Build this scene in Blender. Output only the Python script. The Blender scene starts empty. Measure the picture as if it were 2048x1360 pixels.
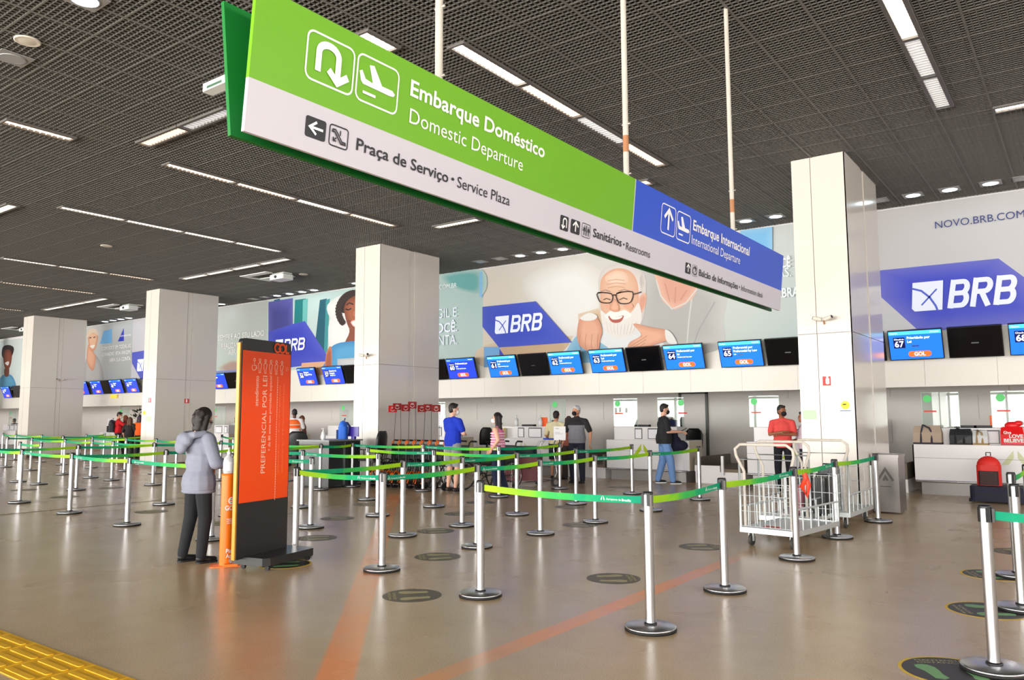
import bpy, bmesh, math, random, os
from mathutils import Vector, Matrix
random.seed(7)
SC = bpy.context.scene
COL = SC.collection
PI = math.pi
# ------------------------------------------------------------------ camera
FPX, YAW, PITCH, ROLL, EYE = 1569.0, 0.632458, 0.0984116, -0.0043233, 1.5
_fw = Vector((-math.sin(YAW)*math.cos(PITCH), math.cos(YAW)*math.cos(PITCH), math.sin(PITCH)))
_rt = Vector((math.cos(YAW), math.sin(YAW), 0)); _up = _rt.cross(_fw)
RT = _rt*math.cos(ROLL) + _up*math.sin(ROLL); UP = _up*math.cos(ROLL) - _rt*math.sin(ROLL); FW = _fw
CAMP = Vector((0, 0, EYE))
cam = bpy.data.cameras.new('camera'); camo = bpy.data.objects.new('camera', cam); COL.objects.link(camo)
cam.sensor_width = 36.0; cam.lens = FPX/2048*36.0; cam.clip_end = 200
camo.matrix_world = Matrix((( RT.x, UP.x, -FW.x, 0), (RT.y, UP.y, -FW.y, 0), (RT.z, UP.z, -FW.z, EYE), (0, 0, 0, 1)))
SC.camera = camo
# ------------------------------------------------------------------ light and exposure
SC.view_settings.view_transform = 'Standard'; SC.view_settings.look = 'None'
SC.view_settings.exposure = 0.7; SC.view_settings.gamma = 1.0; SC.view_settings.use_curve_mapping = False
W = bpy.data.worlds.new('daylight'); SC.world = W; W.use_nodes = True
bg = W.node_tree.nodes['Background']
bg.inputs[0].default_value = (1.0, 0.965, 0.91, 1); bg.inputs[1].default_value = 11.0
def lamp(name, kind, loc, rot, energy, color=(1, 1, 1), **kw):
    l = bpy.data.lights.new(name, kind); l.energy = energy; l.color = color
    for k, v in kw.items(): setattr(l, k, v)
    o = bpy.data.objects.new(name, l); COL.objects.link(o); o.location = loc; o.rotation_euler = rot
    return o
_p = lamp('window_portal', 'AREA', (-22, -9.6, 2.9), (PI/2, 0, 0), 1.0, shape='RECTANGLE', size=76, size_y=5.2)
_p.data.cycles.is_portal = True
_p2 = lamp('added_opening_portal', 'AREA', (8.9, 1.5, 4.85), (0, PI/2, 0), 1.0, shape='RECTANGLE', size=1.1, size_y=23)  # portal for the fill opening added in the unseen side wall
_p2.data.cycles.is_portal = True
# ------------------------------------------------------------------ pixel helpers: a point of the 2048x1360 frame -> a point of the hall
def ray(x, y): return RT*((x-1024)/FPX) + UP*(-(y-680)/FPX) + FW
def atz(x, y, z=0.0):
    d = ray(x, y); return CAMP + d*((z-EYE)/d.z)
def aty(x, y, Y):
    d = ray(x, y); return CAMP + d*(Y/d.y)
class Plane:
    """a flat face: origin o, unit axes u (reading direction) and v (up); n looks at the reader"""
    def __init__(s, o, u, v): s.o, s.u, s.v = Vector(o), Vector(u).normalized(), Vector(v).normalized(); s.n = s.u.cross(s.v)
    def hit(s, x, y):
        d = ray(x, y); t = (s.o-CAMP).dot(s.n)/d.dot(s.n); q = CAMP+d*t-s.o
        return q.dot(s.u), q.dot(s.v)
    def pt(s, a, b, off=0.0): return s.o+s.u*a+s.v*b+s.n*off
    def mat(s, a=0, b=0, off=0):
        p = s.pt(a, b, off)
        return Matrix(((s.u.x, s.v.x, s.n.x, p.x), (s.u.y, s.v.y, s.n.y, p.y), (s.u.z, s.v.z, s.n.z, p.z), (0, 0, 0, 1)))
# ------------------------------------------------------------------ materials
def lin(c): return tuple((v/255/12.92 if v/255 <= .04045 else ((v/255+.055)/1.055)**2.4) for v in c)
MC = {}
def mat(name, c, rough=.5, metal=0., emit=0., spec=.5, alpha=1., trans=0., noise=0., nscale=20., coat=0.):
    if name in MC: return MC[name]
    m = bpy.data.materials.new(name); m.use_nodes = True; nt = m.node_tree; b = nt.nodes['Principled BSDF']
    col = (*lin(c), 1)
    b.inputs['Base Color'].default_value = col; b.inputs['Roughness'].default_value = rough; b.inputs['Metallic'].default_value = metal
    b.inputs['Specular IOR Level'].default_value = spec; b.inputs['Alpha'].default_value = alpha; b.inputs['Transmission Weight'].default_value = trans
    if coat: b.inputs['Coat Weight'].default_value = coat; b.inputs['Coat Roughness'].default_value = .05
    if emit: b.inputs['Emission Color'].default_value = col; b.inputs['Emission Strength'].default_value = emit
    if noise:
        tc = nt.nodes.new('ShaderNodeTexCoord'); nz = nt.nodes.new('ShaderNodeTexNoise'); nz.inputs['Scale'].default_value = nscale; nz.inputs['Detail'].default_value = 4
        mx = nt.nodes.new('ShaderNodeMix'); mx.data_type = 'RGBA'
        mx.inputs[6].default_value = tuple(v*(1-noise) for v in col[:3])+(1,); mx.inputs[7].default_value = tuple(min(1, v*(1+noise)) for v in col[:3])+(1,)
        nt.links.new(tc.outputs['Object'], nz.inputs['Vector']); nt.links.new(nz.outputs['Fac'], mx.inputs[0]); nt.links.new(mx.outputs[2], b.inputs['Base Color'])
    MC[name] = m; return m
def vcol_mat(name, rough=.55, spec=.3):
    if name in MC: return MC[name]
    m = bpy.data.materials.new(name); m.use_nodes = True; nt = m.node_tree; b = nt.nodes['Principled BSDF']
    a = nt.nodes.new('ShaderNodeVertexColor'); a.layer_name = 'Col'; nt.links.new(a.outputs[0], b.inputs['Base Color'])
    b.inputs['Roughness'].default_value = rough; b.inputs['Specular IOR Level'].default_value = spec; MC[name] = m; return m
# ------------------------------------------------------------------ mesh builder
class MB:
    def __init__(s): s.v, s.f, s.m, s.sm, s.uv = [], [], [], [], {}
    def add(s, vs, fs, mi=0, smooth=False, M=None):
        o = len(s.v)
        s.v += [tuple(M @ Vector(p)) if M else tuple(p) for p in vs]
        for f in fs: s.f.append([o+i for i in f]); s.m.append(mi); s.sm.append(smooth)
        return s
    def box(s, x0, x1, y0, y1, z0, z1, mi=0, M=None):
        vs = [(x, y, z) for z in (z0, z1) for y in (y0, y1) for x in (x0, x1)]
        return s.add(vs, [(0, 2, 3, 1), (4, 5, 7, 6), (0, 1, 5, 4), (2, 6, 7, 3), (0, 4, 6, 2), (1, 3, 7, 5)], mi, False, M)
    def rbox(s, x0, x1, y0, y1, z0, z1, r, mi=0, M=None, seg=3):
        """box with rounded vertical edges"""
        pts = []
        for cx, cy, a0 in ((x1-r, y1-r, 0), (x0+r, y1-r, 90), (x0+r, y0+r, 180), (x1-r, y0+r, 270)):
            for k in range(seg+1):
                a = math.radians(a0+90*k/seg); pts.append((cx+r*math.cos(a), cy+r*math.sin(a)))
        return s.prism(pts, z0, z1, mi, M)
    def prism(s, pts, z0, z1, mi=0, M=None, smooth=False):
        n = len(pts); vs = [(x, y, z0) for x, y in pts]+[(x, y, z1) for x, y in pts]
        fs = [tuple(range(n-1, -1, -1)), tuple(range(n, 2*n))]+[(i, (i+1) % n, n+(i+1) % n, n+i) for i in range(n)]
        return s.add(vs, fs, mi, smooth, M)
    def lathe(s, prof, n=20, mi=0, M=None, smooth=True):
        vs = [(r*math.cos(2*PI*k/n), r*math.sin(2*PI*k/n), z) for r, z in prof for k in range(n)]
        fs = [(i*n+k, i*n+(k+1) % n, (i+1)*n+(k+1) % n, (i+1)*n+k) for i in range(len(prof)-1) for k in range(n)]
        s.add(vs, fs, mi, smooth, M)
        if prof[0] == prof[-1]: return s
        if prof[0][0] > 1e-3: s.add(vs[:n], [tuple(range(n-1, -1, -1))], mi, False, M)
        if prof[-1][0] > 1e-3: s.add(vs[-n:], [tuple(range(n))], mi, False, M)
        return s
    def cyl(s, p0, p1, r0, r1=None, n=10, mi=0, smooth=True, M=None):
        return s.tube([p0, p1], [r0, r0 if r1 is None else r1], n, mi, smooth, M)
    def tube(s, pts, r, n=8, mi=0, smooth=True, M=None, closed=False):
        P = [Vector(p) for p in pts]; L = len(P); R = r if isinstance(r, (list, tuple)) else [r]*L
        vs = []; ref = None
        for i, p in enumerate(P):
            if closed: t = (P[(i+1) % L]-P[i-1])
            else: t = (P[min(i+1, L-1)]-P[max(i-1, 0)])
            t.normalize()
            if ref is None: ref = Vector((0, 0, 1)) if abs(t.z) < .9 else Vector((1, 0, 0))
            a = ref-t*ref.dot(t)
            if a.length < 1e-4: a = t.orthogonal()
            a.normalize(); b = t.cross(a); ref = a
            vs += [p+(a*math.cos(2*PI*k/n)+b*math.sin(2*PI*k/n))*R[i] for k in range(n)]
        fs = [(i*n+k, i*n+(k+1) % n, ((i+1) % L)*n+(k+1) % n, ((i+1) % L)*n+k) for i in range(L if closed else L-1) for k in range(n)]
        s.add(vs, fs, mi, smooth, M)
        if not closed: s.add(vs[:n], [tuple(range(n-1, -1, -1))], mi, False, M); s.add(vs[-n:], [tuple(range(n))], mi, False, M)
        return s
    def ell(s, c, r, M=None, nu=12, nv=8, mi=0):
        vs = [(c[0], c[1], c[2]-r[2])]
        for j in range(1, nv):
            t = PI*j/nv
            vs += [(c[0]+r[0]*math.sin(t)*math.cos(2*PI*k/nu), c[1]+r[1]*math.sin(t)*math.sin(2*PI*k/nu), c[2]-r[2]*math.cos(t)) for k in range(nu)]
        vs.append((c[0], c[1], c[2]+r[2])); e = len(vs)-1
        fs = [(0, 1+(k+1) % nu, 1+k) for k in range(nu)]
        fs += [(1+j*nu+k, 1+j*nu+(k+1) % nu, 1+(j+1)*nu+(k+1) % nu, 1+(j+1)*nu+k) for j in range(nv-2) for k in range(nu)]
        fs += [(e, 1+(nv-2)*nu+k, 1+(nv-2)*nu+(k+1) % nu) for k in range(nu)]
        return s.add(vs, fs, mi, True, M)
    def cap(s, p0, r0, p1, r1, n=10):
        """tapered capsule, closed"""
        P0, P1 = Vector(p0), Vector(p1); d = P1-P0; L = d.length
        if L < 1e-5: return s.ell(p0, (r0,)*3)
        q = d.to_track_quat('Z', 'Y').to_matrix().to_4x4(); q.translation = P0
        pr = [(max(1e-7, r0*math.cos(a)), r0*math.sin(a)) for a in (-PI/2, -PI/3, -PI/6, 0)]+[(max(1e-7, r1*math.cos(a)), L+r1*math.sin(a)) for a in (0, PI/6, PI/3, PI/2)]
        return s.lathe(pr[:], n, 0, q)
    def mesh(s, name):
        me = bpy.data.meshes.new(name); me.from_pydata(s.v, [], s.f); 
        me.polygons.foreach_set('material_index', s.m); me.polygons.foreach_set('use_smooth', s.sm); me.update(); return me
    def build(s, name, mats, parent=None, loc=None):
        me = s.mesh(name)
        for m in (mats if isinstance(mats, (list, tuple)) else [mats]): me.materials.append(m)
        return link(name, me, parent, loc)
def link(name, data, parent=None, loc=None):
    o = bpy.data.objects.new(name, data); COL.objects.link(o)
    if parent: o.parent = parent
    if loc is not None: o.location = loc
    return o
def tag(o, label, cat, group=None, kind=None):
    o['label'] = label
    if cat: o['category'] = cat
    if group: o['group'] = group
    if kind: o['kind'] = kind
    return o
def thing(name, label, cat, loc=(0, 0, 0), rz=0., group=None):
    o = link(name, None, None, loc); o.rotation_euler = (0, 0, rz); o.empty_display_size = .1
    return tag(o, label, cat, group)
def struct(o): o['kind'] = 'structure'; return o
def dup(root, loc=None, rz=None, label=None, group=None):
    r = root.copy(); COL.objects.link(r)
    if loc is not None: r.location = loc
    if rz is not None: r.rotation_euler = (0, 0, rz)
    if label: r['label'] = label
    if group: r['group'] = group
    for ch in list(root.children):
        c = ch.copy(); COL.objects.link(c); c.parent = r
        for g in list(ch.children):
            d = g.copy(); COL.objects.link(d); d.parent = c
    return r
# ------------------------------------------------------------------ lettering
TC = {}
def text_mesh(s, bold=0.):
    if 'M' in s or 'N' in s: bold = min(bold, 0)
    k = (s, bold)
    if k in TC: return TC[k].copy()
    c = bpy.data.curves.new('lettering', 'FONT'); c.body = s; c.size = 1; c.offset = bold; c.resolution_u = 3
    o = bpy.data.objects.new('lettering', c); COL.objects.link(o)
    dg = bpy.context.evaluated_depsgraph_get(); me = bpy.data.meshes.new_from_object(o.evaluated_get(dg))
    bpy.data.objects.remove(o); bpy.data.curves.remove(c); TC[k] = me
    return me.copy()
def _bb(me):
    xs = [v.co.x for v in me.vertices]; ys = [v.co.y for v in me.vertices]
    return (min(xs), max(xs), min(ys), max(ys)) if xs else (0, 1, 0, 1)
CAPH = _bb(text_mesh('H'))[3]
def letter(pl, s, a, b, cap, width, m, parent, off=.004, bold=0., italic=0., name='lettering', rot=False):
    """text on plane pl: left end of the baseline at (a, b), capital height cap, total width (None keeps the face's own)"""
    me = text_mesh(s, bold); x0, x1, _, _ = _bb(me); sy = cap/CAPH; sx = sy if width is None else width/(x1-x0)
    for v in me.vertices:
        x = (v.co.x-x0)*sx+v.co.y*sy*italic; y = v.co.y*sy
        if rot: v.co = pl.pt(a-y, b+x, off)
        else: v.co = pl.pt(a+x, b+y, off)
    me.materials.append(m); me.name = name
    return link(name, me, parent)
def letter_px(pl, s, p0, p1, cap_px, m, parent, **kw):
    a0, b0 = pl.hit(*p0); a1, b1 = pl.hit(*p1); _, bt = pl.hit(p0[0], p0[1]-cap_px)
    return letter(pl, s, a0, b0, bt-b0, a1-a0, m, parent, **kw)
def flat(pl, pts, off, m, parent, name, th=.0012):
    """thin printed shape on plane pl, outline in plane units"""
    b = MB(); n = len(pts)
    b.add([pl.pt(x, y, off) for x, y in pts]+[pl.pt(x, y, off-th) for x, y in pts], [tuple(range(n))]+[(i, n+i, n+(i+1) % n, (i+1) % n) for i in range(n)])
    return b.build(name, m, parent)
def strokes(pl, lines, w, off, m, parent, name, join=True):
    """stroked symbol: polylines of plane points drawn with width w"""
    b = MB()
    for li, L in enumerate(lines):
        o_ = off+li*.0004
        closed = len(L) > 2 and L[0] == L[-1]
        P = [Vector(p) for p in (L[:-1] if closed else L)]; n = len(P)
        left, right = [], []
        for i in range(n):
            d0 = (P[i]-P[i-1]) if (i or closed) else (P[1]-P[0]); d1 = (P[(i+1) % n]-P[i]) if (i < n-1 or closed) else d0
            d0 = d0.normalized(); d1 = d1.normalized(); t = (d0+d1)
            t = t.normalized() if t.length > 1e-6 else d0
            nn = Vector((-t.y, t.x)); k = max(.35, nn.dot(Vector((-d1.y, d1.x))))
            left.append(P[i]+nn*w/2/k); right.append(P[i]-nn*w/2/k)
        vs = [pl.pt(p.x, p.y, o_) for p in left]+[pl.pt(p.x, p.y, o_) for p in right]
        b.add(vs, [(n+i, n+(i+1) % n, (i+1) % n, i) for i in range(n if closed else n-1)])
    return b.build(name, m, parent)
def arc(cx, cy, r, a0, a1, n=10, ry=None): return [(cx+r*math.cos(math.radians(a0+(a1-a0)*k/n)), cy+(ry or r)*math.sin(math.radians(a0+(a1-a0)*k/n))) for k in range(n+1)]
def rrect(x0, y0, x1, y1, r, n=4):
    return [p for cx, cy, a in ((x1-r, y1-r, 0), (x0+r, y1-r, 90), (x0+r, y0+r, 180), (x1-r, y0+r, 270)) for p in arc(cx, cy, r, a, a+90, n)]
WHITE = mat('white_print', (238, 236, 236), .5); DARK = mat('dark_print', (34, 33, 40), .5)
# ================================================================== setting
HC, YW = 5.6, 16.75
XL, XR, YF = -62.0, 9.0, -10.0
# floor: polished brown-grey terrazzo with worn orange lane paint
fm = bpy.data.materials.new('polished_floor'); fm.use_nodes = True; nt = fm.node_tree; N = nt.nodes; Lk = nt.links; b = N['Principled BSDF']
def node(t, **kw):
    n = N.new(t)
    for k, v in kw.items(): setattr(n, k, v)
    return n
def math_(op, a, c=None, cl=False):
    n = node('ShaderNodeMath', operation=op, use_clamp=cl)
    for i, q in enumerate((a, c)):
        if q is None: continue
        if isinstance(q, (int, float)): n.inputs[i].default_value = q
        else: Lk.new(q, n.inputs[i])
    return n.outputs[0]
geo = node('ShaderNodeNewGeometry'); sep = node('ShaderNodeSeparateXYZ'); Lk.new(geo.outputs['Position'], sep.inputs[0])
def noise(scale, detail=4, rough=.6):
    n = node('ShaderNodeTexNoise'); n.inputs['Scale'].default_value = scale; n.inputs['Detail'].default_value = detail; n.inputs['Roughness'].default_value = rough
    Lk.new(geo.outputs['Position'], n.inputs['Vector']); return n.outputs['Fac']
def mixc(fac, A, B):
    n = node('ShaderNodeMix', data_type='RGBA')
    for i, q in ((0, fac), (6, A), (7, B)):
        if isinstance(q, tuple): n.inputs[i].default_value = q
        elif isinstance(q, (int, float)): n.inputs[i].default_value = q
        else: Lk.new(q, n.inputs[i])
    return n.outputs[2]
def ramp(fac, lo, hi):
    n = node('ShaderNodeMapRange'); n.inputs[1].default_value = lo; n.inputs[2].default_value = hi; Lk.new(fac, n.inputs[0]); return n.outputs[0]
speck = noise(170, 2, .9); patch = noise(.9, 5); wear = noise(2.5, 6, .7)
c1 = mixc(ramp(speck, .4, .6), (*lin((146, 122, 92)), 1), (*lin((210, 182, 142)), 1))
c2 = mixc(ramp(patch, .35, .7), c1, mixc(.55, c1, (*lin((202, 180, 148)), 1)))
c3 = mixc(math_('MULTIPLY', ramp(wear, .55, .9), .3), c2, (*lin((130, 104, 84)), 1))
def stripe(p, q, w):
    (x0, y0), (x1, y1) = p, q; L = math.hypot(x1-x0, y1-y0); ux, uy = (x1-x0)/L, (y1-y0)/L
    dx = math_('SUBTRACT', sep.outputs[0], x0); dy = math_('SUBTRACT', sep.outputs[1], y0)
    al = math_('ADD', math_('MULTIPLY', dx, ux), math_('MULTIPLY', dy, uy))
    ac = math_('ABSOLUTE', math_('SUBTRACT', math_('MULTIPLY', dx, uy), math_('MULTIPLY', dy, ux)))
    n = node('ShaderNodeMapRange'); n.inputs[1].default_value = w/2; n.inputs[2].default_value = w/2-.035; Lk.new(ac, n.inputs[0])
    e0 = node('ShaderNodeMapRange'); e0.inputs[1].default_value = 0; e0.inputs[2].default_value = .5; Lk.new(al, e0.inputs[0])
    e1 = node('ShaderNodeMapRange'); e1.inputs[1].default_value = L; e1.inputs[2].default_value = L-1.5; Lk.new(al, e1.inputs[0])
    return math_('MULTIPLY', math_('MULTIPLY', n.outputs[0], e0.outputs[0]), e1.outputs[0])
st = math_('ADD', math_('ADD', stripe((-3.3, 2.85), (-11.6, 11.75), .26), stripe((-3.16, 1.5), (-3.14, 9.1), .2), True), math_('MULTIPLY', stripe((-1.5, 4.6), (.9, 5.6), .3), .7), True)
st = math_('MULTIPLY', st, ramp(noise(.55, 3), .2, .62)); st = math_('MULTIPLY', st, .8)
c4 = mixc(st, c3, (*lin((250, 140, 44)), 1))
Lk.new(c4, b.inputs['Base Color']); b.inputs['Specular IOR Level'].default_value = .62
Lk.new(math_('ADD', math_('MULTIPLY', ramp(noise(1.1, 2), .2, .8), .08), .22), b.inputs['Roughness'])
bp = node('ShaderNodeBump'); bp.inputs['Strength'].default_value = .02; bp.inputs['Distance'].default_value = .004; Lk.new(noise(45, 2), bp.inputs['Height']); Lk.new(bp.outputs[0], b.inputs['Normal'])
struct(MB().box(XL, XR, YF, 24, -.3, 0).build('floor', fm))
struct(MB().box(-14.02, -13.98, YF, 12.6, .0005, .002).build('trim_1', mat('joint_strip', (92, 62, 44), .5)))     # expansion joint in the floor
# ceiling: open grid of black-grey bars under a dark void
GB = mat('ceiling_bar', (106, 104, 99), .6); VOID = mat('ceiling_void', (5, 5, 5), .95)
g = MB(); mod = .63; cells = 10; p = mod/cells; X0 = -.81-mod*96; Y0 = 8.9-mod*30
nx = int((XR-X0)/p); ny = int((16.7-Y0)/p)
for i in range(nx+1):
    x = X0+i*p; big = i % cells == 0; w = .012 if big else .0045
    g.box(x-w, x+w, Y0, 16.72, HC-(.004 if big else 0), HC+.018)
for j in range(ny+1):
    y = Y0+j*p; big = j % cells == 0; w = .010 if big else .0045
    g.box(X0, XR, y-w, y+w, HC-(.002 if big else 0), HC+.017)
cg = g.build('ceiling', GB); struct(cg)
struct(MB().box(XL, XR, YF, 22, 6.5, 6.6).build('ceiling', VOID))
# back wall above the counters: bulkhead, white fascia, grey panelled wall behind
FRM = mat('facade_frame', (120, 122, 124), .4, .6); WG = mat('bulkhead_paint', (226, 225, 226), .5); FA = mat('fascia_panel', (222, 219, 211), .35)
f = MB()
x = XL
for k in range(60):
    f.box(x+.002, min(x+1.19, XR)-.002, YW, YW+.04, 2.05, 3.12); x += 1.19
    if x > XR: break
f.box(XL, XR, YW+.03, YW+.2, 2.052, 3.12)
struct(f.build('wall_back', FA))
struct(MB().box(XL, XR, YW+.02, YW+.2, 3.12, 6.5).build('wall_back', WG))
struct(MB().box(XL, XR, YW+.12, 22, 3.1, 3.2).build('ceiling', WG))
GW = mat('grey_wall_panel', (216, 210, 206), .4); YG = 20.4
gw = MB(); zs = (0, .86, 1.41, 1.95, 3.1)
for r in range(4):
    x = XL+.6*(r % 2)
    while x < XR:
        if not (-8.95 < x+1.6 and x < -8.15 and zs[r] < 1.9) or True:
            gw.box(x+.004, x+2.396, YG, YG+.04, zs[r]+.006, zs[r+1]-.006)
        x += 2.4
gw.box(XL, XR, YG+.03, YG+.2, 0, 3.1)
struct(gw.build('wall_back', GW))
struct(MB().box(XL-.2, XL, YF, 22, 0, 6.5).build('wall_left', WG)); struct(MB().box(XR, XR+.2, YF, 22, 0, 4.3).box(XR, XR+.2, YF, 22, 5.4, 6.5).box(XR, XR+.2, 13, 22, 4.3, 5.4).build('wall_right', WG))
fr2 = MB()
for k in range(10): fr2.box(XR, XR+.1, YF+k*2.5-.05, YF+k*2.5+.05, 4.3, 5.4)
struct(fr2.build('added_fill_opening', FRM))     # opening added high in the unseen side wall to brighten totem and sign
# service door in the grey wall
dl, dr = aty(1361, 790, YG).x, aty(1413, 787, YG).x
d = struct(MB().box(dl-.04, dl+.03, YG-.05, YG+.02, 0, 2.16).box(dr-.03, dr+.04, YG-.05, YG+.02, 0, 2.16).box(dl-.04, dr+.04, YG-.05, YG+.02, 2.12, 2.18).build('door_1', mat('door_frame', (70, 68, 66), .4)))
lf = MB().box(dl+.03, dr-.03, YG-.02, YG+.01, 0, 2.12).build('door_leaf', GW, d)
hb = MB().cyl((dr-.16, YG-.07, 1.03), (dr-.05, YG-.07, 1.03), .012).cyl((dr-.06, YG-.08, 1.03), (dr-.06, YG-.02, 1.03), .02); hb.build('door_handle', mat('steel', (190, 190, 192), .25, 1), d)
# glazed front of the hall (behind the camera): sill, posts and transoms, open to the daylight
fr = MB()
for k in range(30): fr.box(XL+k*2.45-.05, XL+k*2.45+.05, YF-.1, YF+.1, 0, 5.6)
for z, h in ((0, .35), (2.5, .12), (3.9, .1)): fr.box(XL, XR, YF-.08, YF+.08, z, z+h)
fr.box(XL, XR, YF-.2, YF+.2, 5.4, 6.6)
w1 = struct(fr.build('window_1', FRM))
# canopy trusses outside the glass, seen mirrored in the counter shields
tr = MB()
for k in range(9):
    y = -13-k*1.6
    tr.cyl((XL, y, 6.3), (XR, y, 6.3), .09, n=6); tr.cyl((XL, y, 7.1), (XR, y, 7.1), .09, n=6)
    for i in range(34):
        a = XL+i*2.1; tr.cyl((a, y, 6.3), (a+1.05, y, 7.1), .05, n=5); tr.cyl((a+1.05, y, 7.1), (a+2.1, y, 6.3), .05, n=5)
tr.build('canopy_truss', FRM, w1)
# ------------------------------------------------------------------ pillars clad in enamelled panels
PW = mat('pillar_panel', (212, 206, 198), .16, spec=.6); PJ = mat('pillar_joint', (150, 140, 128), .6); PB = mat('pillar_plinth', (104, 82, 70), .4)
def pillar(cx0, cx1, y0, y1, zj, label):
    t = MB().box(cx0+.02, cx1-.02, y0+.02, y1-.02, 0, HC+.2).build('column', PJ); t['label'] = label; t['kind'] = 'structure'
    q = MB(); w = cx1-cx0; h = y1-y0; xs = cx0+.36*w; gq = .005
    for za, zb in ((.13, zj-gq), (zj+gq, HC+.06)):
        q.box(cx0, xs-gq, y0, y0+.02, za, zb); q.box(xs+gq, cx1-.001, y0, y0+.02, za, zb)
        for a, c, o in ((0, .47, 0), (.47, .555, .012), (.555, 1, 0)):
            q.box(cx1-.02-o, cx1-o, y0+h*a+(gq if a else 0), y0+h*c-gq, za, zb)
        q.box(cx0, cx0+.02, y0+.02, y1, za, zb); q.box(cx0+.02, cx1-.02, y1-.02, y1, za, zb)
    q.build('cladding_panel', PW, t)
    MB().box(cx0-.012, cx1+.012, y0-.012, y1+.012, 0, .13).build('plinth', PB, t)
    return t
pillar(-3.65, -2.835, 12.63, 14.87, 2.78, 'pale panelled pillar behind the luggage cage carts')
pillar(-14.12, -13.27, 12.88, 14.96, 2.75, 'pale panelled pillar behind the flagged wheelchairs')
pillar(-24.25, -23.45, 13.2, 15.28, 2.75, 'pale panelled pillar behind the woman in the grey hoodie')
pillar(-34.4, -33.48, 13.68, 15.72, 2.75, 'pale panelled pillar beside the old woman banner, far down the hall')
pillar(-44.6, -43.75, 14.1, 16.1, 2.75, 'distant pillar at the far end of the row')
# yellow tactile paving strip
tp = MB(); YM = mat('tactile_yellow', (232, 176, 18), .55, noise=.12, nscale=6)
for k in range(26):
    x = -12.2+k*.4
    tp.box(x+.004, x+.396, 2.1, 2.498-.0, .0005, .006)
    for j in range(4): tp.rbox(x+.03, x+.37, 2.135+j*.092, 2.175+j*.092, .006, .011, .015)
tag(tp.build('tactile_paving', YM), 'yellow ribbed tactile paving strip across the floor', 'floor strip')
# ================================================================== hanging direction sign
SP = Plane((-2.68, 1.835, 2.655), (0, 1, 0), (.06, 0, .607))
SL, SH, SD = 8.65-1.835, .61, .222
GRN = mat('sign_green', (104, 168, 4), .45); BLU = mat('sign_blue', (32, 76, 196), .45); SWH = mat('sign_white', (196, 192, 202), .45); DGR = mat('sign_back_green', (0, 112, 40), .5)
sg = thing('hanging_sign', 'long hanging sign with green and blue bands reading Embarque Domestico, above the queue', 'sign', (-2.72, 5.2, 3.3))
def onsign(o): 
    o.matrix_parent_inverse = sg.matrix_world.inverted(); return o
bpy.context.view_layer.update()
bx = SP.hit(1269, 400)[0]
def slab(pl, a0, a1, b0, b1, th, name, m, par, off=0.):
    q = MB(); q.add([pl.pt(a, b, o) for o in (off-th, off) for b in (b0, b1) for a in (a0, a1)], [(0, 2, 3, 1), (4, 5, 7, 6), (0, 1, 5, 4), (2, 6, 7, 3), (0, 4, 6, 2), (1, 3, 7, 5)])
    return q.build(name, m, par)
onsign(slab(SP, 0, SL, 0, SD, .02, 'lower_panel', SWH, sg)); onsign(slab(SP, 0, bx-.006, SD, SH, .02, 'green_panel', GRN, sg))
onsign(slab(SP, bx+.006, SL, SD, SH, .02, 'blue_panel', BLU, sg)); onsign(slab(SP, bx-.006, bx+.006, SD, SH, .018, 'divider_strip', SWH, sg))
BPn = Plane((-2.79, 1.835+SL, 2.655), (0, -1, 0), (-.08, 0, .607))
onsign(slab(BPn, 0, SL, 0, SH, .02, 'rear_panel', DGR, sg))
fr = MB()
for y in (2.2, 3.06, 4.1, 5.08, 6.2, 7.47, 8.4): fr.box(-2.85, -2.65, y-.015, y+.015, 3.16, 3.19)
onsign(fr.build('inner_frame', mat('sign_steel', (120, 120, 120), .4, .8), sg))
RODM = mat('rod_paint', (184, 178, 168), .45, noise=.1, nscale=9); RUST = mat('rust', (164, 112, 76), .8)
for px, y in (((878, 100), None), ((1250, 200), None), ((1459, 250), None)):
    d = ray(*px); yy = (d.y/d.x)*-2.72
    onsign(MB().cyl((-2.72, yy, 3.17), (-2.72, yy, HC+.1), .022, n=12).cyl((-2.75, yy, 3.33), (-2.68, yy, 3.33), .006).cyl((-2.75, yy, 3.72), (-2.68, yy, 3.72), .006).build('hanging_rod', RODM, sg))
    if px[0] > 1000: onsign(MB().cyl((-2.72, yy, 3.5), (-2.72, yy, 3.63), .0225, n=12).build('rust_patch', RUST, sg))
def sbox(tl, br): 
    a0, b1 = SP.hit(*tl); a1, b0 = SP.hit(*br); return a0, b0, a1, b1
def sq(x0, y0, x1, y1): return lambda u, v: (x0+(x1-x0)*u, y0+(y1-y0)*v)
def closed(L): return L+[L[0]]
PLANE = [(.05, .62), (.11, .66), (.2, .5), (.38, .47), (.27, .83), (.38, .86), (.6, .5), (.86, .5), (.93, .44), (.9, .38), (.8, .36), (.15, .37), (.1, .42)]
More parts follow.
